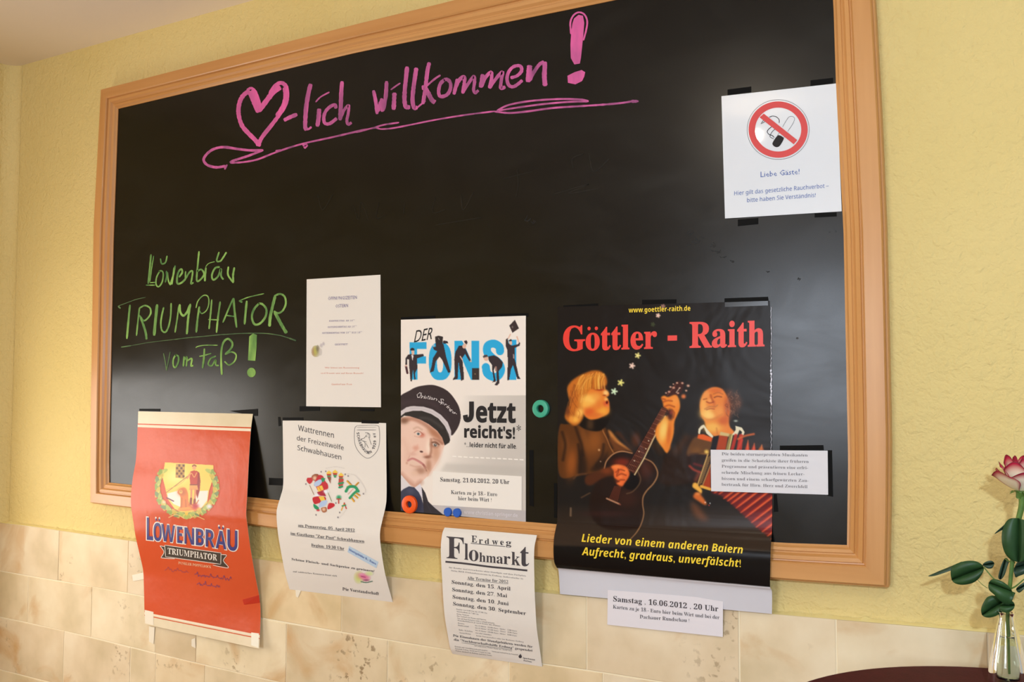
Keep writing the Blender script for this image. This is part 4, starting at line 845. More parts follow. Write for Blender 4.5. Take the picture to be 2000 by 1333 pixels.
cv.blob(430,1500,90,60,(172,122,98),.8); cv.blob(330,1545,60,45,(230,190,166),.8); cv.blob(560,1420,50,120,(176,118,90),.7); cv.line([(120,1570),(200,1650),(290,1720),(340,1745),(430,1690)],60,(180,116,92),20,.6); cv.line([(790,1150),(745,1290),(660,1450),(570,1570)],26,(236,204,190),8,.8); cv.line([(500,1440),(560,1520),(545,1590)],12,(222,176,150),5,.6)
cv.poly([(90,300),(250,195),(330,150),(440,118),(620,103),(780,150),(900,230),(1000,360),(1060,480),(1082,620),(1060,740),(1005,850),(930,925),(890,780),(780,640),(620,530),(400,460),(250,455),(90,520)], (44,28,34), .5, smooth=True); cv.line([(110,400),(300,375),(500,370),(700,440)], 60, (66,46,52), 18, .5); cv.line([(640,430),(800,560),(900,700)],30,(62,44,50),12,.5)
cv.poly([(90,545),(200,465),(330,448),(480,458),(620,500),(760,590),(870,710),(925,850),(928,930),(908,985),(880,900),(820,770),(720,650),(600,575),(450,525),(300,525),(180,552),(90,610)], (208,198,200), .5)
cv.line([(250,488),(420,488),(600,540),(750,640),(860,780)],7,(170,160,165),3,.6)
cv.poly([(90,640),(110,605),(180,552),(300,525),(450,525),(600,575),(720,650),(820,770),(885,900),(910,1000),(895,1042),(822,1088),(780,960),(700,850),(560,740),(420,665),(250,612),(160,605),(110,640)], (30,24,24), .5); cv.line([(430,640),(560,655),(690,730),(780,800)],32,(92,86,84),14,.55); cv.line([(850,860),(890,930)],10,(110,104,102),5,.6)
cv.T(*Tc)
cv.poly([(90,560),(120,572),(190,660),(275,755),(240,760),(90,850)], (222,214,216), .5); cv.poly([(325,785),(420,715),(452,780),(475,880),(462,960),(400,850)], (222,216,226), .5)
cv.poly([(445,765),(505,860),(552,1000),(645,1092),(800,1220),(850,1262),(90,1262),(90,1150),(400,1170),(470,1050),(458,900)], (38,32,42), .5); cv.poly([(90,850),(150,800),(240,755),(325,770),(400,850),(440,930),(472,1050),(482,1180),(380,1200),(90,1170)], (50,54,78), .5); cv.blob(260,830,60,50,(74,76,100),.7); cv.line([(500,900),(540,1050),(600,1180)],10,(58,54,66),4,.7)
cv.T(*Td)
for k in range(13): x = 22+k*54; y = 652+k*2.6; cv.line([(x,y),(x+30,y+1.5)], 10, (248,240,232), .8, 1, False)
printed_sheet('sheet', sh, cv, t, 250, 400, mat('satin_print', (128,128,128), .5, attr='print', spec=.4))
BKI = BLACK; b = Batch()
text(b, sh, 'etzt', 'sansbx', (245,318), (628,324), 180, Td); bj = Batch(); ribbon(bj, sh, [(203,122),(203,200),(201,262),(182,296),(152,296),(142,252)], 46, Td, jit=0, taper=False); bj.build('headline', BKI, t); text(b, sh, "reicht's!", 'sansbx', (132,468), (622,480), 104, Td); text(b, sh, '*', 'sansb', (638,445), (678,446), 90, Td, up=(0,-1))
FINAL.append(lambda b=b,t=t: b.build('headline', BKI, t, 'heavy black slogan'))
b = Batch(); text(b, sh, '*...leider nicht für alle.', 'sansb', (132,560), (640,578), 42, Td); FINAL.append(lambda b=b,t=t: b.build('lettering', BKI, t))
b = Batch(); text(b, sh, 'DER', 'sans', (285,515), (545,465), 165, Ta, slant=.22); FINAL.append(lambda b=b,t=t: b.build('lettering', BKI, t))
b = Batch(); WSC = mat('white_print', (216,206,206), .5)
for ch, x, y, x1, y1, h in [('C',352,305,402,318,95),('h',408,312,440,322,90),('r',445,318,470,325,60),('i',478,322,492,326,60),('s',498,324,528,330,48),('t',532,330,558,336,75),('i',565,336,580,340,60),('a',588,338,630,348,55),('n',638,346,695,360,52),('S',712,372,760,410,85),('p',765,400,800,430,60),('r',812,430,838,455,58),('i',846,462,856,475,62),('n',866,482,900,512,50),('g',900,508,930,538,50),('e',932,545,958,570,50),('r',965,565,1000,600,50)]: 
    d = np.array([x1-x, y1-y], float); d /= np.linalg.norm(d); text(b, sh, ch, 'sans', (x,y), (x1,y1), h, Tb, up=(d[1]*.9,-d[0]), slant=.15)
FINAL.append(lambda b=b,t=t: b.build('cap_lettering', WSC, t, 'white script on the cap'))
b = Batch(); text(b, sh, 'www.christian-springer.de', 'sansb', (132,1205), (648,1238), 32, Td); FINAL.append(lambda b=b,t=t: b.build('lettering', mat('faint_white_ink', (216,208,212), .5), t))
tape(t, BS, [[(783,620),(850,617),(850,623),(783,626)], [(956,614),(1032,612),(1032,619),(956,621)], [(1034,880),(1042,880),(1042,990),(1034,988)]])
# slip on it
s2 = Sheet([(845.6,921),(844.4,987)], [(1019,931),(1018.7,997.5)], (.0142,.0142), (.0142,.0142))
t = paper('paper_slip', s2, mat('cream_paper', (240,232,224), .6), None, 'white slip with date and ticket price stuck low on the cap poster', 'note', nu=3, nv=3)
b = Batch(); text(b, s2, 'Samstag, 21.04.2012, 20 Uhr', 'serifb', (860,941), (995,946), 8.2); text(b, s2, 'Karten zu je 18.- Euro', 'serif', (881,965.5), (971,970), 7.6); text(b, s2, 'hier beim Wirt !', 'serif', (895,977.5), (960,981), 7.6); FINAL.append(lambda b=b,t=t: b.build('lettering', DGREY, t))

# ---- musicians poster
G_L = [(1089,600),(1089,800),(1088.5,1000),(1088,1020),(1082.4,1049),(1081,1076),(1082.4,1098),(1087,1109),(1091,1117),(1093.6,1161)]
G_R = [(1503,588,.0135),(1507,705,.0135),(1508,900,.0135),(1508,1020,.0145),(1506.5,1055,.024),(1505,1080,.037),(1504.5,1110,.0385),(1504,1146,.037),(1507.7,1158,.030),(1507.7,1200,.020)]
sh = Sheet(G_L, G_R, (.0135,.02), (.0135,.02))
t = empty('poster', sh.P(np.array([.5]),np.array([1.]))[0], 'large black concert poster with red title, blond guitarist and accordion player', 'poster')
cv = Canvas(1076,580,1514,1206,2.0,(32,27,25)); cv.T(0,0,1)
for k in range(20): cv.poly([(1070,985+3*k),(1520,985+3*k),(1520,1078),(1070,1068)], (58,44,34), 3, .09)
cv.poly([(1070,1066),(1520,1078),(1520,1210),(1070,1210)], (22,18,17), 3)
A = (1080,700,6.664); B2 = (1290,720,6.665); C2 = (1080,860,6.664); D2 = (1290,860,6.665)
cv.T(*C2)
cv.poly([(60,60),(90,-190),(150,-205),(300,-200),(440,-140),(560,-120),(640,-190),(700,-130),(760,-40),(900,60),(1040,160),(1040,190),(880,160),(740,220),(680,330),(660,400),(430,450),(300,470),(90,470)], (92,52,24), 2, smooth=True)
cv.blob(540,20,110,170,(150,84,34),.75,10); cv.blob(240,300,70,190,(158,84,34),.75,5); cv.blob(170,60,50,120,(120,68,32),.6); cv.blob(410,-20,40,190,(140,80,34),.5,-15)
for pts in ([(290,-180),(330,-60),(370,60),(390,200)],[(330,60),(360,260),(350,430)],[(560,330),(640,200),(660,60)],[(120,-100),(160,60),(130,260)],[(700,-120),(740,20),(770,100)]): cv.line(pts, 34, (40,24,16), 10, .7)
cv.poly([(350,110),(420,230),(440,430),(330,440)], (38,26,20), 6, .8, smooth=True); cv.poly([(480,400),(640,240),(720,140),(700,260),(660,380)], (34,22,16), 6, .85, smooth=True)
cv.blob(600,130,14,14,(220,170,120),.8); cv.blob(620,280,10,10,(190,150,120),.7)
cv.line([(655,-185),(650,-120),(700,-20),(740,80),(790,170)], 12, (176,112,60), 4, .8); cv.poly([(715,-130),(760,-110),(850,0),(960,90),(1030,150),(900,80),(800,20),(750,-40)], (206,128,60), 3, .9, smooth=True); cv.line([(760,0),(830,90),(900,140)],60,(112,62,30),14,.7); cv.poly([(800,-90),(870,-110),(950,0),(1060,140),(1010,110),(900,-10)], (70,38,20), 4, .8, smooth=True)
cv.blob(1080,0,60,90,(110,52,26),.6); cv.line([(1200,80),(1300,60),(1400,160)],70,(60,36,20),20,.6)
# left man head
cv.T(*A)
cv.poly([(380,770),(480,800),(620,760),(740,730),(700,870),(600,950),(440,930),(350,870)], (24,18,15), 2, smooth=True); cv.poly([(450,790),(530,800),(520,930),(440,920)], (92,62,38), 6, .7)
cv.poly([(430,190),(520,162),(620,172),(690,240),(700,340),(640,390),(520,410),(480,460),(430,500),(430,580),(400,650),(400,700),(380,800),(300,878),(220,850),(155,770),(190,660),(225,560),(195,470),(190,380),(240,300),(340,230)], (196,108,38), 3, smooth=True)
cv.poly([(480,410),(560,400),(670,400),(700,420),(732,465),(712,500),(692,500),(715,530),(735,600),(728,710),(640,765),(560,795),(470,795),(400,730),(390,640),(420,520)], (226,124,46), 2, smooth=True)
cv.blob(470,540,110,70,(250,196,96),.95); cv.blob(430,610,70,50,(246,180,80),.8); cv.blob(560,500,60,50,(238,160,70),.7); cv.blob(650,690,75,60,(242,166,62),.9); cv.blob(470,700,70,55,(214,90,40),.8); cv.blob(560,740,80,30,(216,110,48),.7); cv.blob(600,600,40,60,(226,120,50),.6)
cv.blob(610,400,60,24,(140,34,18),.9); cv.blob(640,375,60,20,(110,40,20),.8); cv.blob(688,452,34,34,(250,200,126),.95); cv.blob(670,485,22,10,(150,60,30),.8); cv.blob(690,590,36,34,(212,84,50),.8); cv.poly(ell(702,575,15,22), (92,18,14), 1); cv.blob(690,535,24,22,(244,186,104),.8); cv.line([(690,620),(720,625)],12,(232,120,80),4,.8)
for k in range(90):
    x0 = rng.uniform(380,680); y0 = 175+abs(x0-560)*.25+rng.uniform(0,60); L_ = rng.uniform(120,330); xe = x0-L_*rng.uniform(.2,.55) if x0 < 560 else x0-L_*rng.uniform(-.05,.2); ye = min(y0+L_, 400 if x0 > 520 else 640)
    cv.line([(x0,y0),((x0+xe)/2-12,(y0+ye)/2-20),(xe,ye)], rng.uniform(5,12), [(240,172,72),(250,196,100),(214,126,44),(150,76,26),(226,150,56)][rng.integers(5)], 4, rng.uniform(.3,.7))
for k in range(40):
    x0 = rng.uniform(200,340); y0 = rng.uniform(330,640); cv.line([(x0,y0),(x0-15,y0+60),(x0+rng.uniform(-40,40),y0+140)], rng.uniform(6,12), [(206,112,40),(120,60,26),(176,90,34)][rng.integers(3)], 4, .5)
cv.blob(350,710,48,62,(250,186,88),.95,30); cv.blob(290,800,55,45,(246,178,76),.9); cv.blob(240,790,30,40,(232,150,60),.8); cv.blob(190,700,30,60,(96,48,30),.7); cv.line([(330,680),(350,720),(330,780)],8,(190,100,40),4,.6)
for x, y, r_, c_ in ((1030,100,30,(240,204,186)),(882,320,34,(236,226,128)),(797,433,34,(214,236,196))):
    for q in range(5): a = q*1.2566; cv.line([(x,y),(x+r_*math.cos(a),y+r_*math.sin(a))], 22, c_, 5, .95, False)
cv.T(1070,570,4.444)
for x, y, r_, c_ in ((780,555,20,(240,226,140)),(957,207,14,(236,196,176)),(1000,127,14,(150,110,100)),(912,285,14,(60,66,44))):
    for q in range(5): a = q*1.2566; cv.line([(x,y),(x+r_*math.cos(a),y+r_*math.sin(a))], 14, c_, 4, .9, False)
# guitar
cv.T(*C2)
cv.poly([(660,400),(690,270),(790,175),(900,145),(1020,160),(1190,235),(1290,290),(1350,380),(1358,470),(1310,560),(1230,650),(1172,740),(1165,830),(1182,960),(1150,1100),(1080,1160),(700,1160),(500,1000),(480,760),(560,560)], (36,22,17), 3, smooth=True)
cv.blob(900,290,110,55,(128,40,22),.85); cv.blob(1210,380,90,120,(80,34,18),.7); cv.blob(960,760,150,120,(66,32,22),.6); cv.blob(700,960,300,40,(58,30,26),.6)
bind = [(668,370,12),(700,270,14),(790,180,14),(900,148,14),(1030,172,12)]; cv.line(bind, 12, (200,142,96), 4, .9)
cv.line([(1185,238,11),(1290,290,13),(1352,385,15),(1358,470,15),(1305,570,14),(1225,655,14),(1175,740,13),(1168,840,11),(1182,960,11),(1150,1090,10),(1090,1200,9),(1010,1290,6)], 12, (196,140,92), 5, .9)
cv.poly(ell(1010,540,112,108), (16,11,11), 2); cv.line([(1105,410),(1140,500),(1120,580),(1040,670),(960,700)], 12, (112,84,58), 5, .8)
cv.poly([(800,600),(900,600),(850,790),(730,760)], (52,24,18), 2)
for k in range(6): cv.line([(805+k*16,600),(735+k*20,768+k*6)], 4, (150,74,44), 3, .8, False)
cv.line([(700,762),(860,832)], 20, (196,140,106), 4, .9, False); cv.line([(860,832),(878,842)],14,(150,80,60),4,.8,False)
nk = [(950,365),(1170,0),(1400-0,-425),(1466,-380),(1300,0),(1068,450)]; cv.poly([(950,370),(1170,-10),(1390,-360),(1466,-470),(1500,-420),(1470,-300),(1300,10),(1066,452)], (40,22,17), 2)
for k in range(6):
    f = k/5; cv.line([(960+90*f,370+60*f),(1190+90*f,-10+20*f),(1420+60*f,-420+20*f)], 5, (196,92,58), 3, .75, False)
for k in range(14):
    f = k/13; x = 975+440*f; y = 395-770*f; cv.line([(x-10,y-20),(x+80,y+15)], 5, (176,110,84), 3, .7, False)
for x, y in ((1060,270),(1120,150),(1208,115),(1325,-115),(1390,-190),(1245,10)): cv.blob(x,y,8,8,(235,220,190),.9)
cv.line([(1063,452),(1185,240),(1300,0),(1462,-310)], 15, (236,204,150), 4, .95, False)
cv.poly([(440,460),(620,400),(770,335),(860,322),(950,348),(992,420),(985,480),(935,550),(895,603),(830,575),(800,520),(770,470),(640,500),(500,590),(420,560)], (92,44,22), 3, .8, smooth=True)
cv.poly([(760,345),(850,322),(945,345),(992,420),(985,480),(940,550),(895,603),(825,565),(870,545),(800,490),(790,410)], (226,104,48), 2, smooth=True); cv.blob(830,350,60,30,(246,136,70),.8); cv.blob(940,400,36,40,(244,130,62),.7); cv.blob(700,400,70,40,(130,60,28),.7)
for pts in ([(820,420),(870,385),(930,400)],[(830,470),(890,440),(950,460)],[(830,545),(880,520),(930,520)],[(850,380),(850,420),(830,450)]): cv.line(pts, 13, (128,44,22), 6, .8)
cv.blob(880,480,26,18,(246,140,80),.6); cv.blob(870,560,30,14,(236,120,66),.7); cv.line([(270,500),(330,450),(430,440)],16,(110,70,44),8,.7); cv.line([(370,750),(480,690)],12,(120,84,56),6,.7); cv.line([(232,890),(230,985)], 16, (160,126,96), 8, .8)
# hand on the neck
cv.T(*B2)
cv.poly([(60,360),(90,300),(150,240),(230,160),(310,190),(280,300),(230,360)], (62,28,22), 3)
for x, y, r_ in ((72,320,12),(112,305,16),(130,242,14),(170,252,18),(168,205,10),(216,190,14),(285,192,16),(360,226,20),(335,290,15),(228,322,14),(250,255,12)): cv.blob(x,y,r_,r_*.8,(232,176,150),.9)
cv.line([(205,315),(245,260)],8,(236,214,190),3,.9,False); cv.line([(90,350),(200,210)],5,(170,90,66),3,.7,False); cv.poly(ell(300,365,30,28), (224,120,66), 3)
cv.poly([(8,380),(50,355),(100,372),(200,345),(245,420),(252,520),(212,620),(182,700),(172,850),(130,1000),(88,1105),(30,1040),(-40,940),(-70,840),(-40,740),(0,700),(60,630),(112,600),(85,530),(40,500),(30,440)], (232,132,46), 2, smooth=True)
cv.blob(40,800,60,150,(248,206,110),.9,10); cv.blob(190,430,50,60,(240,150,66),.8); cv.blob(110,850,30,160,(206,96,34),.7,5); cv.blob(90,1030,40,50,(226,130,50),.7)
for pts in ([(30,440),(90,420),(150,425)],[(50,500),(110,480),(180,500)],[(20,395),(60,405)],[(150,540),(180,580),(170,640)]): cv.line(pts, 14, (150,56,22), 7, .8)
cv.poly(ell(125,600,38,75,-5), (54,20,20), 4, .9); cv.blob(140,575,20,26,(150,60,50),.7)
# accordion player
cv.poly([(370,870),(480,880),(600,1000),(640,1150),(560,1333),(360,1500),(0,1500),(20,1250),(60,1150),(200,1000),(280,920)], (42,27,20), 4, smooth=True); cv.line([(330,900),(270,1000),(200,1080)],60,(80,48,24),30,.6)
cv.poly([(480,885),(690,960),(650,1060),(600,1160),(360,1150),(370,1010)], (98,60,26), 3, smooth=True); cv.blob(470,1080,70,50,(128,80,34),.6)
cv.poly([(1000,870),(1380,1000),(1400,1100),(950,1080)], (44,30,26), 6)
for x, y, rx, ry in ((930,420,70,110),(970,500,60,90),(900,330,50,60),(1020,450,50,70),(900,600,40,60),(1000,380,40,60)): cv.blob(x,y,rx,ry,(92,56,38),.6)
cv.poly([(520,420),(560,320),(640,258),(720,243),(800,268),(850,330),(885,420),(905,560),(890,650),(905,760),(965,835),(900,875),(760,885),(690,885),(600,790),(575,700),(530,610),(513,520)], (228,128,54), 2, smooth=True)
cv.blob(600,590,85,75,(250,200,108),.95); cv.blob(560,470,45,100,(246,176,90),.8); cv.blob(650,620,60,40,(250,206,120),.7); cv.blob(680,770,120,70,(242,182,86),.9); cv.blob(720,290,90,32,(206,98,46),.7); cv.blob(870,500,45,130,(172,72,34),.75); cv.blob(820,680,70,60,(196,84,40),.7); cv.blob(760,560,60,70,(240,160,80),.6); cv.blob(600,340,40,50,(240,160,84),.6)
cv.line([(560,405),(600,395)],14,(150,70,34),5,.8); cv.line([(700,380),(740,365),(795,372)],13,(126,52,26),4,.85); cv.line([(690,335),(750,315),(810,335)],12,(160,80,40),6,.6); cv.line([(655,350),(668,400),(690,435)],22,(160,66,32),8,.8); cv.blob(640,420,26,28,(240,160,90),.8); cv.line([(600,435),(640,450),(690,440)],12,(140,52,28),5,.85)
cv.line([(580,530),(640,500),(710,500),(740,480)],16,(186,112,62),6,.8); cv.line([(600,540),(650,525),(700,530)],9,(150,60,40),4,.8); cv.line([(530,620),(600,665),(700,655),(800,600)],16,(206,120,60),10,.6); cv.line([(730,780),(740,850)],12,(186,104,50),8,.6); cv.blob(700,470,20,40,(196,96,48),.5)
for k in range(60):
    x, y = rng.uniform(850,1030), rng.uniform(280,620); cv.line([(x,y),(x+rng.uniform(-20,30),y+20),(x+rng.uniform(-20,20),y+45)], 6, [(150,92,64),(70,44,34),(176,120,92),(50,32,28)][rng.integers(4)], 4, .5)
cv.blob(980,685,26,14,(190,200,190),.8); CR = (228,216,186)
cv.poly([(490,850),(495,790),(530,748),(565,732),(605,790),(690,885),(672,912),(600,850),(565,770),(525,800),(512,858)], CR, .8); cv.poly([(975,748),(1060,772),(1095,830),(1082,868),(1045,885),(1062,830),(1030,800),(1000,870),(925,868),(960,830),(980,800)], CR, .8)
cv.poly([(490,860),(560,858),(680,905),(660,958),(480,912)], (224,92,32), 1.5); cv.poly([(690,890),(765,870),(720,1060),(650,1060)], (20,15,20), 1.5); cv.poly([(765,875),(880,885),(840,1100),(715,1100)], (170,62,26), 1.5); cv.poly([(780,825),(900,850),(890,890),(770,868)], (206,178,120), 1.5)
cv.poly([(900,855),(942,860),(890,1100),(840,1100)], (150,128,72), 1.5); cv.line([(935,865),(885,1100)], 12, (236,222,150), 4, .9, False)
for x0, x1, w in ((980,920,44),(1040,1000,36),(1060,1040,30)): cv.line([(x0,875),(x1,1100)], w, (190,44,28), 5, .9, False)
cv.line([(1010,920),(1100,880),(1215,855)],26,(206,96,44),6,.9); cv.line([(1060,930),(1010,1060)],26,(206,60,36),6,.9,False)
for x, y, w, c_ in ((1140,935,40,(210,66,38)),(1222,975,44,(206,60,36)),(1320,995,60,(190,96,44))): cv.poly([(x,y),(x+w*.6,1100),(x-w*1.3,1100)], c_, 2); cv.line([(x,y),(x-w*.3,1090)], 8, (232,130,60), 4, .7, False)
cv.blob(600,1090,28,30,(250,206,100),.9); cv.blob(545,1120,50,16,(230,150,66),.8); cv.line([(370,1140),(430,1130),(500,1130)],14,(206,130,60),6,.7)
cv.T(*D2)
cv.poly([(360,200),(600,190),(640,300),(520,640),(400,560),(350,400)], (40,24,20), 4, smooth=True)
cv.line([(380,340),(440,390),(520,420)],26,(176,58,36),8,.85); cv.line([(440,310),(540,340)],26,(120,34,34),10,.8); cv.line([(460,520),(500,440)],40,(140,60,32),14,.7)
cv.poly([(655,340),(655,640),(550,600)], (166,60,26), 1.5); cv.poly([(610,190),(660,190),(655,330),(545,600),(480,585)], (62,42,30), 1.5)
for k in range(16): f = k/15; x = 612-112*f; y = 235+340*f; cv.line([(x,y),(x+48*(1-.2*f),y-26)], 7, (206,160,84), 3, .75, False)
cv.line([(615,190),(482,585)], 13, (236,186,106), 4, .95, False); cv.line([(655,320),(545,600)], 11, (228,160,86), 4, .9, False); cv.line([(530,605),(660,645)], 36, (240,176,70), 4, .95, False)
cv.poly([(415,600),(430,560),(470,560),(500,600),(540,650),(530,695),(480,660),(430,625)], (240,176,74), 2, smooth=True); cv.poly([(425,740),(470,680),(530,720),(600,825),(575,845),(500,800)], (206,104,46), 3, smooth=True); cv.blob(490,700,40,20,(230,140,70),.7); cv.blob(583,812,10,10,(240,200,180),.9); cv.blob(645,825,7,9,(220,220,220),.9); cv.blob(632,850,8,10,(190,60,50),.8)
cv.poly([(400,800),(480,850),(560,950),(620,1040),(540,1050),(450,990),(410,900)], (106,62,36), 8, .9, smooth=True)
cv.poly([(655,655),(1470,690),(1470,1230),(1395,1250),(1320,1190),(1240,1130),(1180,1070),(1105,1000),(1040,940),(980,885),(920,830),(870,790),(790,725),(670,690)], (112,30,30), 3)
tips = [(700,690),(760,705),(820,765),(870,795),(920,832),(982,886),(1042,946),(1106,1006),(1182,1076),(1242,1136),(1322,1196),(1392,1250),(1440,1290),(1490,1330)]
for k, (x, y) in enumerate(tips):
    L_ = 150+k*50; dx = L_*.82; dy = -L_*.62; cv.line([(x,y,4),(x+dx*.15,y+dy*.15,22+k),(x+dx,y+dy,26+k)], 20, (206,58,36), 7, .95, False); cv.line([(x+8,y-2,3),(x+dx*.5,y+dy*.5+4,11),(x+dx,y+dy+4,9)], 8, (238,136,66), 5, .75, False); cv.line([(x+26,y+18,3),(x+dx+22,y+dy+20,12)], 10, (76,24,30), 6, .7, False)
cv.T(0,0,1); cv.poly([(1076,1109),(1200,1120),(1504,1147.5),(1514,1150),(1514,1210),(1076,1210)], (214,212,220), .5)
GL2 = mat('gloss_print', (128,128,128), .26, attr='print', spec=.13)
nt, bs = nodes(GL2); tc = nt.nodes.new('ShaderNodeTexCoord'); n = nt.nodes.new('ShaderNodeTexNoise'); n.inputs['Scale'].default_value = 6; n.inputs['Detail'].default_value = 3; n.inputs['Distortion'].default_value = .8; nt.links.new(tc.outputs['Object'], n.inputs[0]); bp = nt.nodes.new('ShaderNodeBump'); bp.inputs['Strength'].default_value = .25; bp.inputs['Distance'].default_value = .012; nt.links.new(n.outputs[0], bp.inputs['Height']); nt.links.new(bp.outputs[0], bs.inputs['Normal'])
printed_sheet('sheet', sh, cv, t, 400, 560, GL2)
REDT = mat('title_red', (232,54,42), .35); YEL = mat('yellow_ink', (244,208,44), .4)
b = Batch(); Th = (1070,570,4.444); Ti = (1070,1020,4.444)
text(b, sh, 'Göttler', 'serifbx', (133,512), (948,492), 205, Th, up=(0,-1)); text(b, sh, '-', 'serifbx', (1040,490), (1122,488), 260, Th); text(b, sh, 'Raith', 'serifbx', (1230,486), (1882,472), 215, Th)
FINAL.append(lambda b=b,t=t: b.build('title', REDT, t, 'red serif title'))
b = Batch(); text(b, sh, 'www.goettler-raith.de', 'sansb', (702,182), (1238,165), 40, Th); text(b, sh, 'Lieder von einem anderen Baiern', 'sansbi', (293,172), (1693,275), 64, Ti); text(b, sh, 'Aufrecht, gradraus, unverfälscht!', 'sansbi', (295,287), (1675,393), 64, Ti)
FINAL.append(lambda b=b,t=t: b.build('lettering', YEL, t))
b = Batch(); text(b, sh, 'Foto und Gestaltung', 'sansb', (1580,535), (1895,563), 8, Ti) if False else ribbon(b, sh, [(1580,532),(1740,548),(1895,562)], 3, Ti, jit=.3); b.build('imprint_line', GREY, t)
# torn, crumpled right edge, its wrinkle highlights painted on as a white strip
b = Batch(); ep = [(1506.5+rng.uniform(-.8,.8), y, (2.2 if 722 < y < 790 else (.9 if y%3 else .4))) for y in range(600,905,4)]
ribbon(b, sh, ep, None, eps=.0012, n=2, jit=.5); b.build('torn_edge_highlight', mat('crumple_highlight', (205,200,210), .25), t)
tape(t, BS, [[(1100,597),(1168,593),(1168,602),(1100,605)], [(1254,586),(1321,585),(1321,595),(1254,596)], [(1415,583),(1500,580),(1501,588),(1415,591)], [(1082,945),(1088,945),(1088,1012),(1082,1012)], [(1511,966),(1517,966),(1520,1000),(1511,1001)]])
tape(t, sh, [[(1416,591),(1500,588),(1500,597),(1416,600)]], mat('dark_clear_tape', (20,17,16), .2))
s2 = Sheet([(1187,1153),(1186,1221)], [(1412,1171),(1411.6,1245)], (.0235,.0165), (.0235,.0165))
q = s2.P(np.array([.5]),np.array([1.]))[0]
t = paper('paper_slip', s2, mat('pale_paper', (232,226,232), .6), None, 'white slip with date and ticket price hanging below the concert poster over the tiles', 'note', nu=4, nv=8)
b = Batch(); text(b, s2, 'Samstag , 16.06.2012 , 20 Uhr', 'serifb', (568,690), (1480,778), 46, Ti); FINAL.append(lambda b=b,t=t: b.build('headline', DGREY, t))
b = Batch(); text(b, s2, 'Karten zu je 18.- Euro hier beim Wirt und bei der', 'serif', (566,752), (1490,846), 32, Ti); text(b, s2, 'Dachauer Rundschau !', 'serif', (798,838), (1228,872), 32, Ti); FINAL.append(lambda b=b,t=t: b.build('lettering', DGREY, t))
s3 = Sheet([(1388,879),(1389,960)], [(1616.5,881),(1617.5,967)], (.020,.021), (.0145,.0145))
t = paper('paper_slip', s3, mat('cool_paper', (222,218,222), .6), None, 'white slip of grey text across the accordion, right side of the concert poster', 'note', nu=4, nv=4)
Tj = (1380,870,7.692); b = Batch()
for s_, y0, x1, y1 in (('Die beiden sturmerprobten Musikanten',152,1520,172),('greifen in die Schatzkiste ihrer früheren',246,1535,268),('Programme und präsentieren eine erfri-',338,1525,362),('schende Mischung aus feinen Lecker-',430,1470,456),('bissen und einem scharfgewürzten Zau-',522,1530,554),('bertrank für Hirn, Herz und Zwerchfell',610,1515,646)): text(b, s3, s_, 'serif', (228,y0), (x1,y1), 44, Tj)
FINAL.append(lambda b=b,t=t: b.build('lettering', GREY, t))
tape(t, BS, [[(1523,871),(1608,870),(1609,880),(1523,880)], [(1616,880),(1625,880),(1627,971),(1616,969)]])

# ---- magnets
def lathe(prof, n=32):
    V = []; Fc = []; m_ = len(prof)
    for k in range(n):
        a = 2*math.pi*k/n; V += [(r*math.cos(a), y, r*math.sin(a)) for r, y in prof]
    for k in range(n):
        for j in range(m_-1): Fc.append((k*m_+j, k*m_+j+1, ((k+1)%n)*m_+j+1, ((k+1)%n)*m_+j))
    return np.array(V), Fc
def magnet(name, px, rp, ri, m, label, th=.009, dep=.0127, group=None):
    c = at(px, dep+th*.7)[0]; s = np.linalg.norm(at((px[0],px[1]+rp),dep+th)[0]-at(px,dep+th)[0]); r = s; q = ri/rp*r; e = .0012
    prof = [(q,0),(q,-th+e),(q+e,-th),(r-e*1.4,-th),(r-e*.4,-th+e*.5),(r,-th+e*1.6),(r,0)] if ri else [(0,-th),(r-e,-th),(r,-th+e),(r,0)]
    V, Fc = lathe(prof); c = np.array([c[0], -dep, c[2]]); o = mesh(name, V+c, Fc, m, None, smooth=True)
    for p in o.data.polygons: p.use_smooth = True
    mo = o.modifiers.new('edge', 'EDGE_SPLIT'); mo.split_angle = .6
    return tag(o, label, 'magnet', group)
magnet('ring_magnet', (1055.5,799), 17.5, 7.5, mat('teal_plastic', (62,168,136), .4), 'teal ring magnet on the board between the two large posters', .008)
magnet('ring_magnet', (799,986), 17.5, 6.5, mat('orange_plastic', (246,88,14), .4), 'orange ring magnet holding the lower left corner of the cap poster', .007, .0140)
BLU = mat('blue_plastic', (34,92,190), .4)
magnet('round_magnet', (874,1001), 8.6, 0, BLU, 'left one of two small blue round magnets below the cap poster slip', .006, .0140, 'pair of small blue magnets')
magnet('round_magnet', (892,1002.5), 8.8, 0, BLU, 'right one of two small blue round magnets below the cap poster slip', .006, .0140, 'pair of small blue magnets')

# ================================================================ TABLE, VASE, ROSE
ZT = 1.156; tc_ = np.array([2.262, -.378]); rt = .352
t = empty('bar_table', (tc_[0], tc_[1], 0), 'high round table with a burgundy top against the tiled wall, at the lower right', 'table')
BUR = mat('burgundy_cloth', (70,14,22), .7, bump=.2, bscale=400, noise=(78,18,26), nscale=60, spec=.25)
V, Fc = lathe([(0,0),(rt-.006,0),(rt-.001,-.003),(rt,-.008),(rt,-.026),(rt-.004,-.03),(0,-.03)], 96); V = V[:,[0,2,1]]; mesh('tabletop', V+np.array([tc_[0],tc_[1],ZT]), Fc, BUR, t, smooth=False)
ME = mat('brushed_metal', (150,148,146), .3, metal=1)
V, Fc = lathe([(.035,-.03),(.03,-.06),(.03,-1.10),(.04,-1.12)], 24); V = V[:,[0,2,1]]; mesh('pole', V+np.array([tc_[0],tc_[1],ZT]), Fc, ME, t, smooth=True)
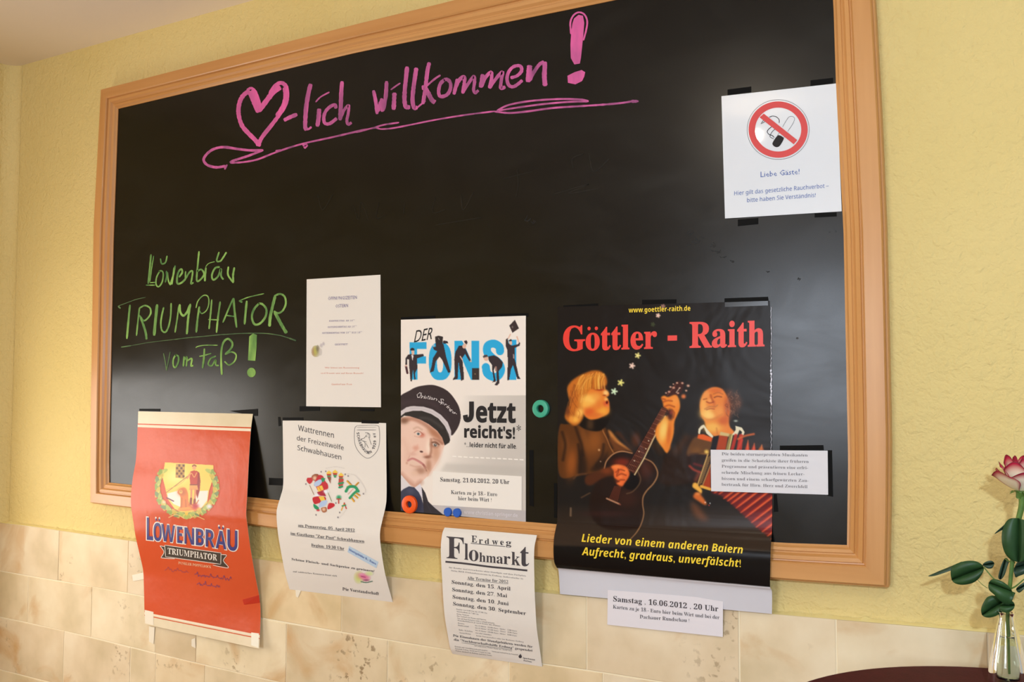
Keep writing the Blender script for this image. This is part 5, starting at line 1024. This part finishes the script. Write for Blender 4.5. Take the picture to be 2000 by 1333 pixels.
V, Fc = lathe([(0,.03),(.05,.03),(.20,.012),(.22,.0),(0,0)], 48); V = V[:,[0,2,1]]; mesh('base', V+np.array([tc_[0],tc_[1],0]), Fc, ME, t, smooth=True)

DV = .135
top = at((1969,1196), DV)[0]; mpx = .000766
vb = np.array([at((1967,1300), DV)[0][0]+.001, -DV, ZT+.0006])
vase = empty('bud_vase', vb, 'slender clear glass bud vase with water on the burgundy table by the wall', 'vase')
H = top[2]-vb[2]
pr = [(0,0),(.024,.0),(.0265,.004),(.0265,.012),(.024,.035),(.019,H*.55),(.0135,H*.8),(.0100,H*.94),(.0105,H*.985),(.0125,H)]
GLM = mat('clear_glass', (245,248,246), .03, trans=1, ior=1.45)
inn = [(.0105,H),(.0085,H*.94),(.0115,H*.8),(.0165,H*.55),(.021,.04),(.0225,.015),(0,.012)]
V, Fc = lathe(pr+inn, 40); V = V[:,[0,2,1]]; mesh('glass', V+vb, Fc, GLM, vase, smooth=True)
V, Fc = lathe([(0,.0125),(.0222,.0152),(.0208,.04),(.0163,H*.55),(.0135,H*.68),(0,H*.68)], 32); V = V[:,[0,2,1]]; mesh('water', V+vb, Fc, mat('water', (240,250,245), .0, trans=1, ior=1.33), vase, smooth=True)

def tube(pts, rad, m, name, parent, n=8, k=6):
    P = catmull(np.array(pts, float), k); rr = np.interp(np.linspace(0,1,len(P)), np.linspace(0,1,len(rad)), rad)
    d = np.gradient(P, axis=0); d /= np.linalg.norm(d, axis=1, keepdims=True); V = []
    for i in range(len(P)):
        a = np.cross(d[i], [0,1,.01]); a /= np.linalg.norm(a); b_ = np.cross(d[i], a)
        for j in range(n): th = 2*math.pi*j/n; V.append(P[i]+rr[i]*(a*math.cos(th)+b_*math.sin(th)))
    Fc = [(i*n+j, i*n+(j+1)%n, (i+1)*n+(j+1)%n, (i+1)*n+j) for i in range(len(P)-1) for j in range(n)]+[tuple(range(n)), tuple(range((len(P)-1)*n, len(P)*n))]
    return mesh(name, V, Fc, m, parent, smooth=True)
def A3(x, y, d=DV): return at((x,y), d)[0]
rb = np.array([vb[0]+.002, vb[1], ZT+.02])
rose = empty('rose', rb, 'cut rose with cream petals edged in crimson, standing in the glass vase', 'flower')
STM = mat('stem_green', (96,128,52), .5, noise=(70,104,44), nscale=60)
tube([rb, (rb[0], -DV, rb[2]+.05), A3(1968,1200), A3(1975,1120), A3(1984,1040), A3(1996,985), A3(1994,955)], [.0022,.0024,.0026,.0028,.0034,.0042,.006], STM, 'stem', rose)
LEAF = mat('leaf_green', (38,66,36), .42, noise=(50,84,44), nscale=40, spec=.35); LEAFB = mat('leaf_dark', (40,62,46), .4, noise=(56,80,62), nscale=40)
def leaf(pts, d0=DV, bend=.008, dd=0, m=LEAF, name='leaf'):
    """pts: outline of the leaf, base first; the midrib is raised like a shallow trough"""
    O = closed(pts, 6); n = len(O); c = O.mean(0); a = O[0]; far = O[np.argmax(np.linalg.norm(O-a, axis=1))]; ax = (far-a)/np.linalg.norm(far-a); L_ = np.linalg.norm(far-a)
    def P(px):
        s = (px-a)@ax/L_; w = abs((px-a)@np.array([-ax[1],ax[0]]))/L_
        return at(px, d0+dd*s+bend*.35*math.sin(max(0,min(1,s))*math.pi)-.0045*math.exp(-(w/.05)**2))[0]
    V = [P(p) for p in O]; q_ = a+np.outer((O-a)@ax, ax); V += [P(o*.45+k*.55) for o, k in zip(O, q_)]+[P(k) for k in q_]
    Fc = [(i,(i+1)%n,n+(i+1)%n,n+i) for i in range(n)]+[(n+i,n+(i+1)%n,2*n+(i+1)%n,2*n+i) for i in range(n)]
    o = mesh(name, V, Fc, m, rose, smooth=True); solid(o, .0006, 0); return o
Tv = lambda L_: [(1780+x/4.882, 1060+y/4.882) for x, y in L_]
Tu = lambda L_: [(1780+x/6.345, 870+y/6.345) for x, y in L_]
leaf([(1990,1014),(1970,1015),(1958,1035),(1957,1062),(1966,1086),(1985,1098),(2010,1090),(2020,1050),(2010,1022)], DV+.012, .012)
leaf(Tu([(1300,930),(1230,910),(1150,990),(1060,1070),(1035,1100),(1120,1055),(1180,1040),(1250,980)]), DV+.004, .004, m=LEAFB)
leaf(Tv([(690,240),(640,190),(560,175),(470,190),(390,230),(375,300),(400,380),(490,405),(600,380),(670,310)]), DV-.02, .008)
leaf(Tv([(480,185),(400,225),(300,260),(230,290),(160,322),(215,320),(300,295),(390,262),(450,230)]), DV-.02, .004, m=LEAFB)
leaf(Tv([(680,215),(710,185),(760,175),(790,200),(770,245),(730,250),(700,235)]), DV-.015, .004, m=LEAFB)
leaf(Tv([(900,150),(870,190),(845,260),(830,330),(850,355),(890,310),(915,230),(930,180)]), DV-.02, .005, m=LEAFB)
leaf(Tv([(960,470),(930,420),(860,370),(780,350),(740,385),(740,450),(790,500),(850,560),(920,600),(960,560)]), DV+.012, .01)
leaf(Tv([(880,560),(800,510),(730,520),(690,570),(665,640),(680,700),(740,718),(810,700),(870,660),(900,610)]), DV-.005, .01)
leaf(Tv([(1000,450),(1030,410),(1080,380),(1120,400),(1080,440),(1030,480)]), DV, .005, m=LEAFB)
leaf(Tv([(985,240),(1020,180),(1090,150),(1130,220),(1090,290),(1030,320),(990,330)]), DV-.01, .006, m=LEAFB)
leaf(Tv([(850,600),(900,560),(960,560),(985,600),(960,650),(900,670),(850,650)]), DV+.008, .006)
for a in ([(1974,1156),(1960,1140),(1942,1132),(1921,1108)],[(1976,1150),(1985,1145),(2000,1132)],[(1982,1100),(1972,1098),(1963,1092)]): tube([A3(x,y,DV-.004*i) for i,(x,y) in enumerate(a)], [.0012,.0008], STM, 'leaf_stalk', rose, 6)
tube([A3(1929,1150,DV-.02), A3(1918,1142,DV-.02), A3(1909,1133,DV-.02)], [.0005,.0004], STM, 'leaf_stalk', rose, 5)
# petals: cream with crimson rims, each a cupped surface around the bud axis
def petal_mat():
    m = mat('rose_petal', (240,224,196), .5, spec=.3, attr='print'); return m
PET = petal_mat()
bc = A3(1996,960); ax_up = np.array([.02,0,1.]); ax_up /= np.linalg.norm(ax_up)
def petal(phi, r0, r1, h, wid, curl, seed):
    n, m_ = 15, 15; V = []; CC = []; rs = np.random.default_rng(seed)
    for i in range(m_):
        s = i/(m_-1)
        for j in range(n):
            q = j/(n-1)*2-1; ww = wid*math.sin(math.pi*min(1,.18+.62*s)); edge = 1-.20*abs(q)**2.2
            a = phi+q*ww; r = r0+(r1-r0)*math.sin(s*1.45)+curl*max(0,s-.72)**1.4*3.2*(1+.5*q*q); z = h*s*edge-.010*max(0,s-.85)*(1 if curl > 0 else 0)+.0012*math.sin(3*q+seed)*s
            V.append(bc+np.array([r*math.cos(a), r*math.sin(a), 0])+ax_up*z)
            e = max(s, abs(q)**1.6*.95); f = np.clip((e-.60)/.30, 0, 1)**1.1; c0 = lin((242,228,200))*(1-f)+lin((188,26,64))*f
            g = np.clip((.25-s)/.25, 0, 1)*.6; c0 = c0*(1-g)+lin((196,204,130))*g; k2 = np.clip((e-.93)/.07,0,1); c0 = c0*(1-k2)+lin((120,20,40))*k2; CC.append(c0)
    o = mesh('petal', V, gridfaces(n, m_), PET, rose, smooth=True, colors=np.array(CC)); solid(o, .0005, 0); return o
for k in range(5): petal(-1.57+k*1.2566+.3, .004, .012, .050, .95, 0, k)
for k in range(5): petal(-1.2+k*1.2566, .005, .021, .052, .85, .003, 10+k)
for k in range(5): petal(-1.9+k*1.2566, .006, .027, .044, .80, .005, 20+k)
petal(math.pi+.15, .006, .032, .034, .72, .003, 31); petal(-2.42, .006, .036, .030, .80, .005, 40); petal(-1.5, .006, .028, .030, .8, .006, 32)
tube([A3(1990,975), A3(1995,962), A3(1996,955)], [.004,.008,.004], STM, 'rose_hip', rose, 10)
for k in range(5):
    a = k*1.2566; p = bc+np.array([.006*math.cos(a), .006*math.sin(a), -.002]); e = bc+np.array([.020*math.cos(a), .020*math.sin(a), -.004]); pe = np.array([-math.sin(a), math.cos(a), 0])*.004
    mesh('sepal', [p-pe*.6, p+pe*.6, (p+e)/2+pe+[0,0,.003], (p+e)/2-pe+[0,0,.003], e], [(0,1,2,3),(3,2,4)], STM, rose)

finish_text()
bpy.context.view_layer.update()
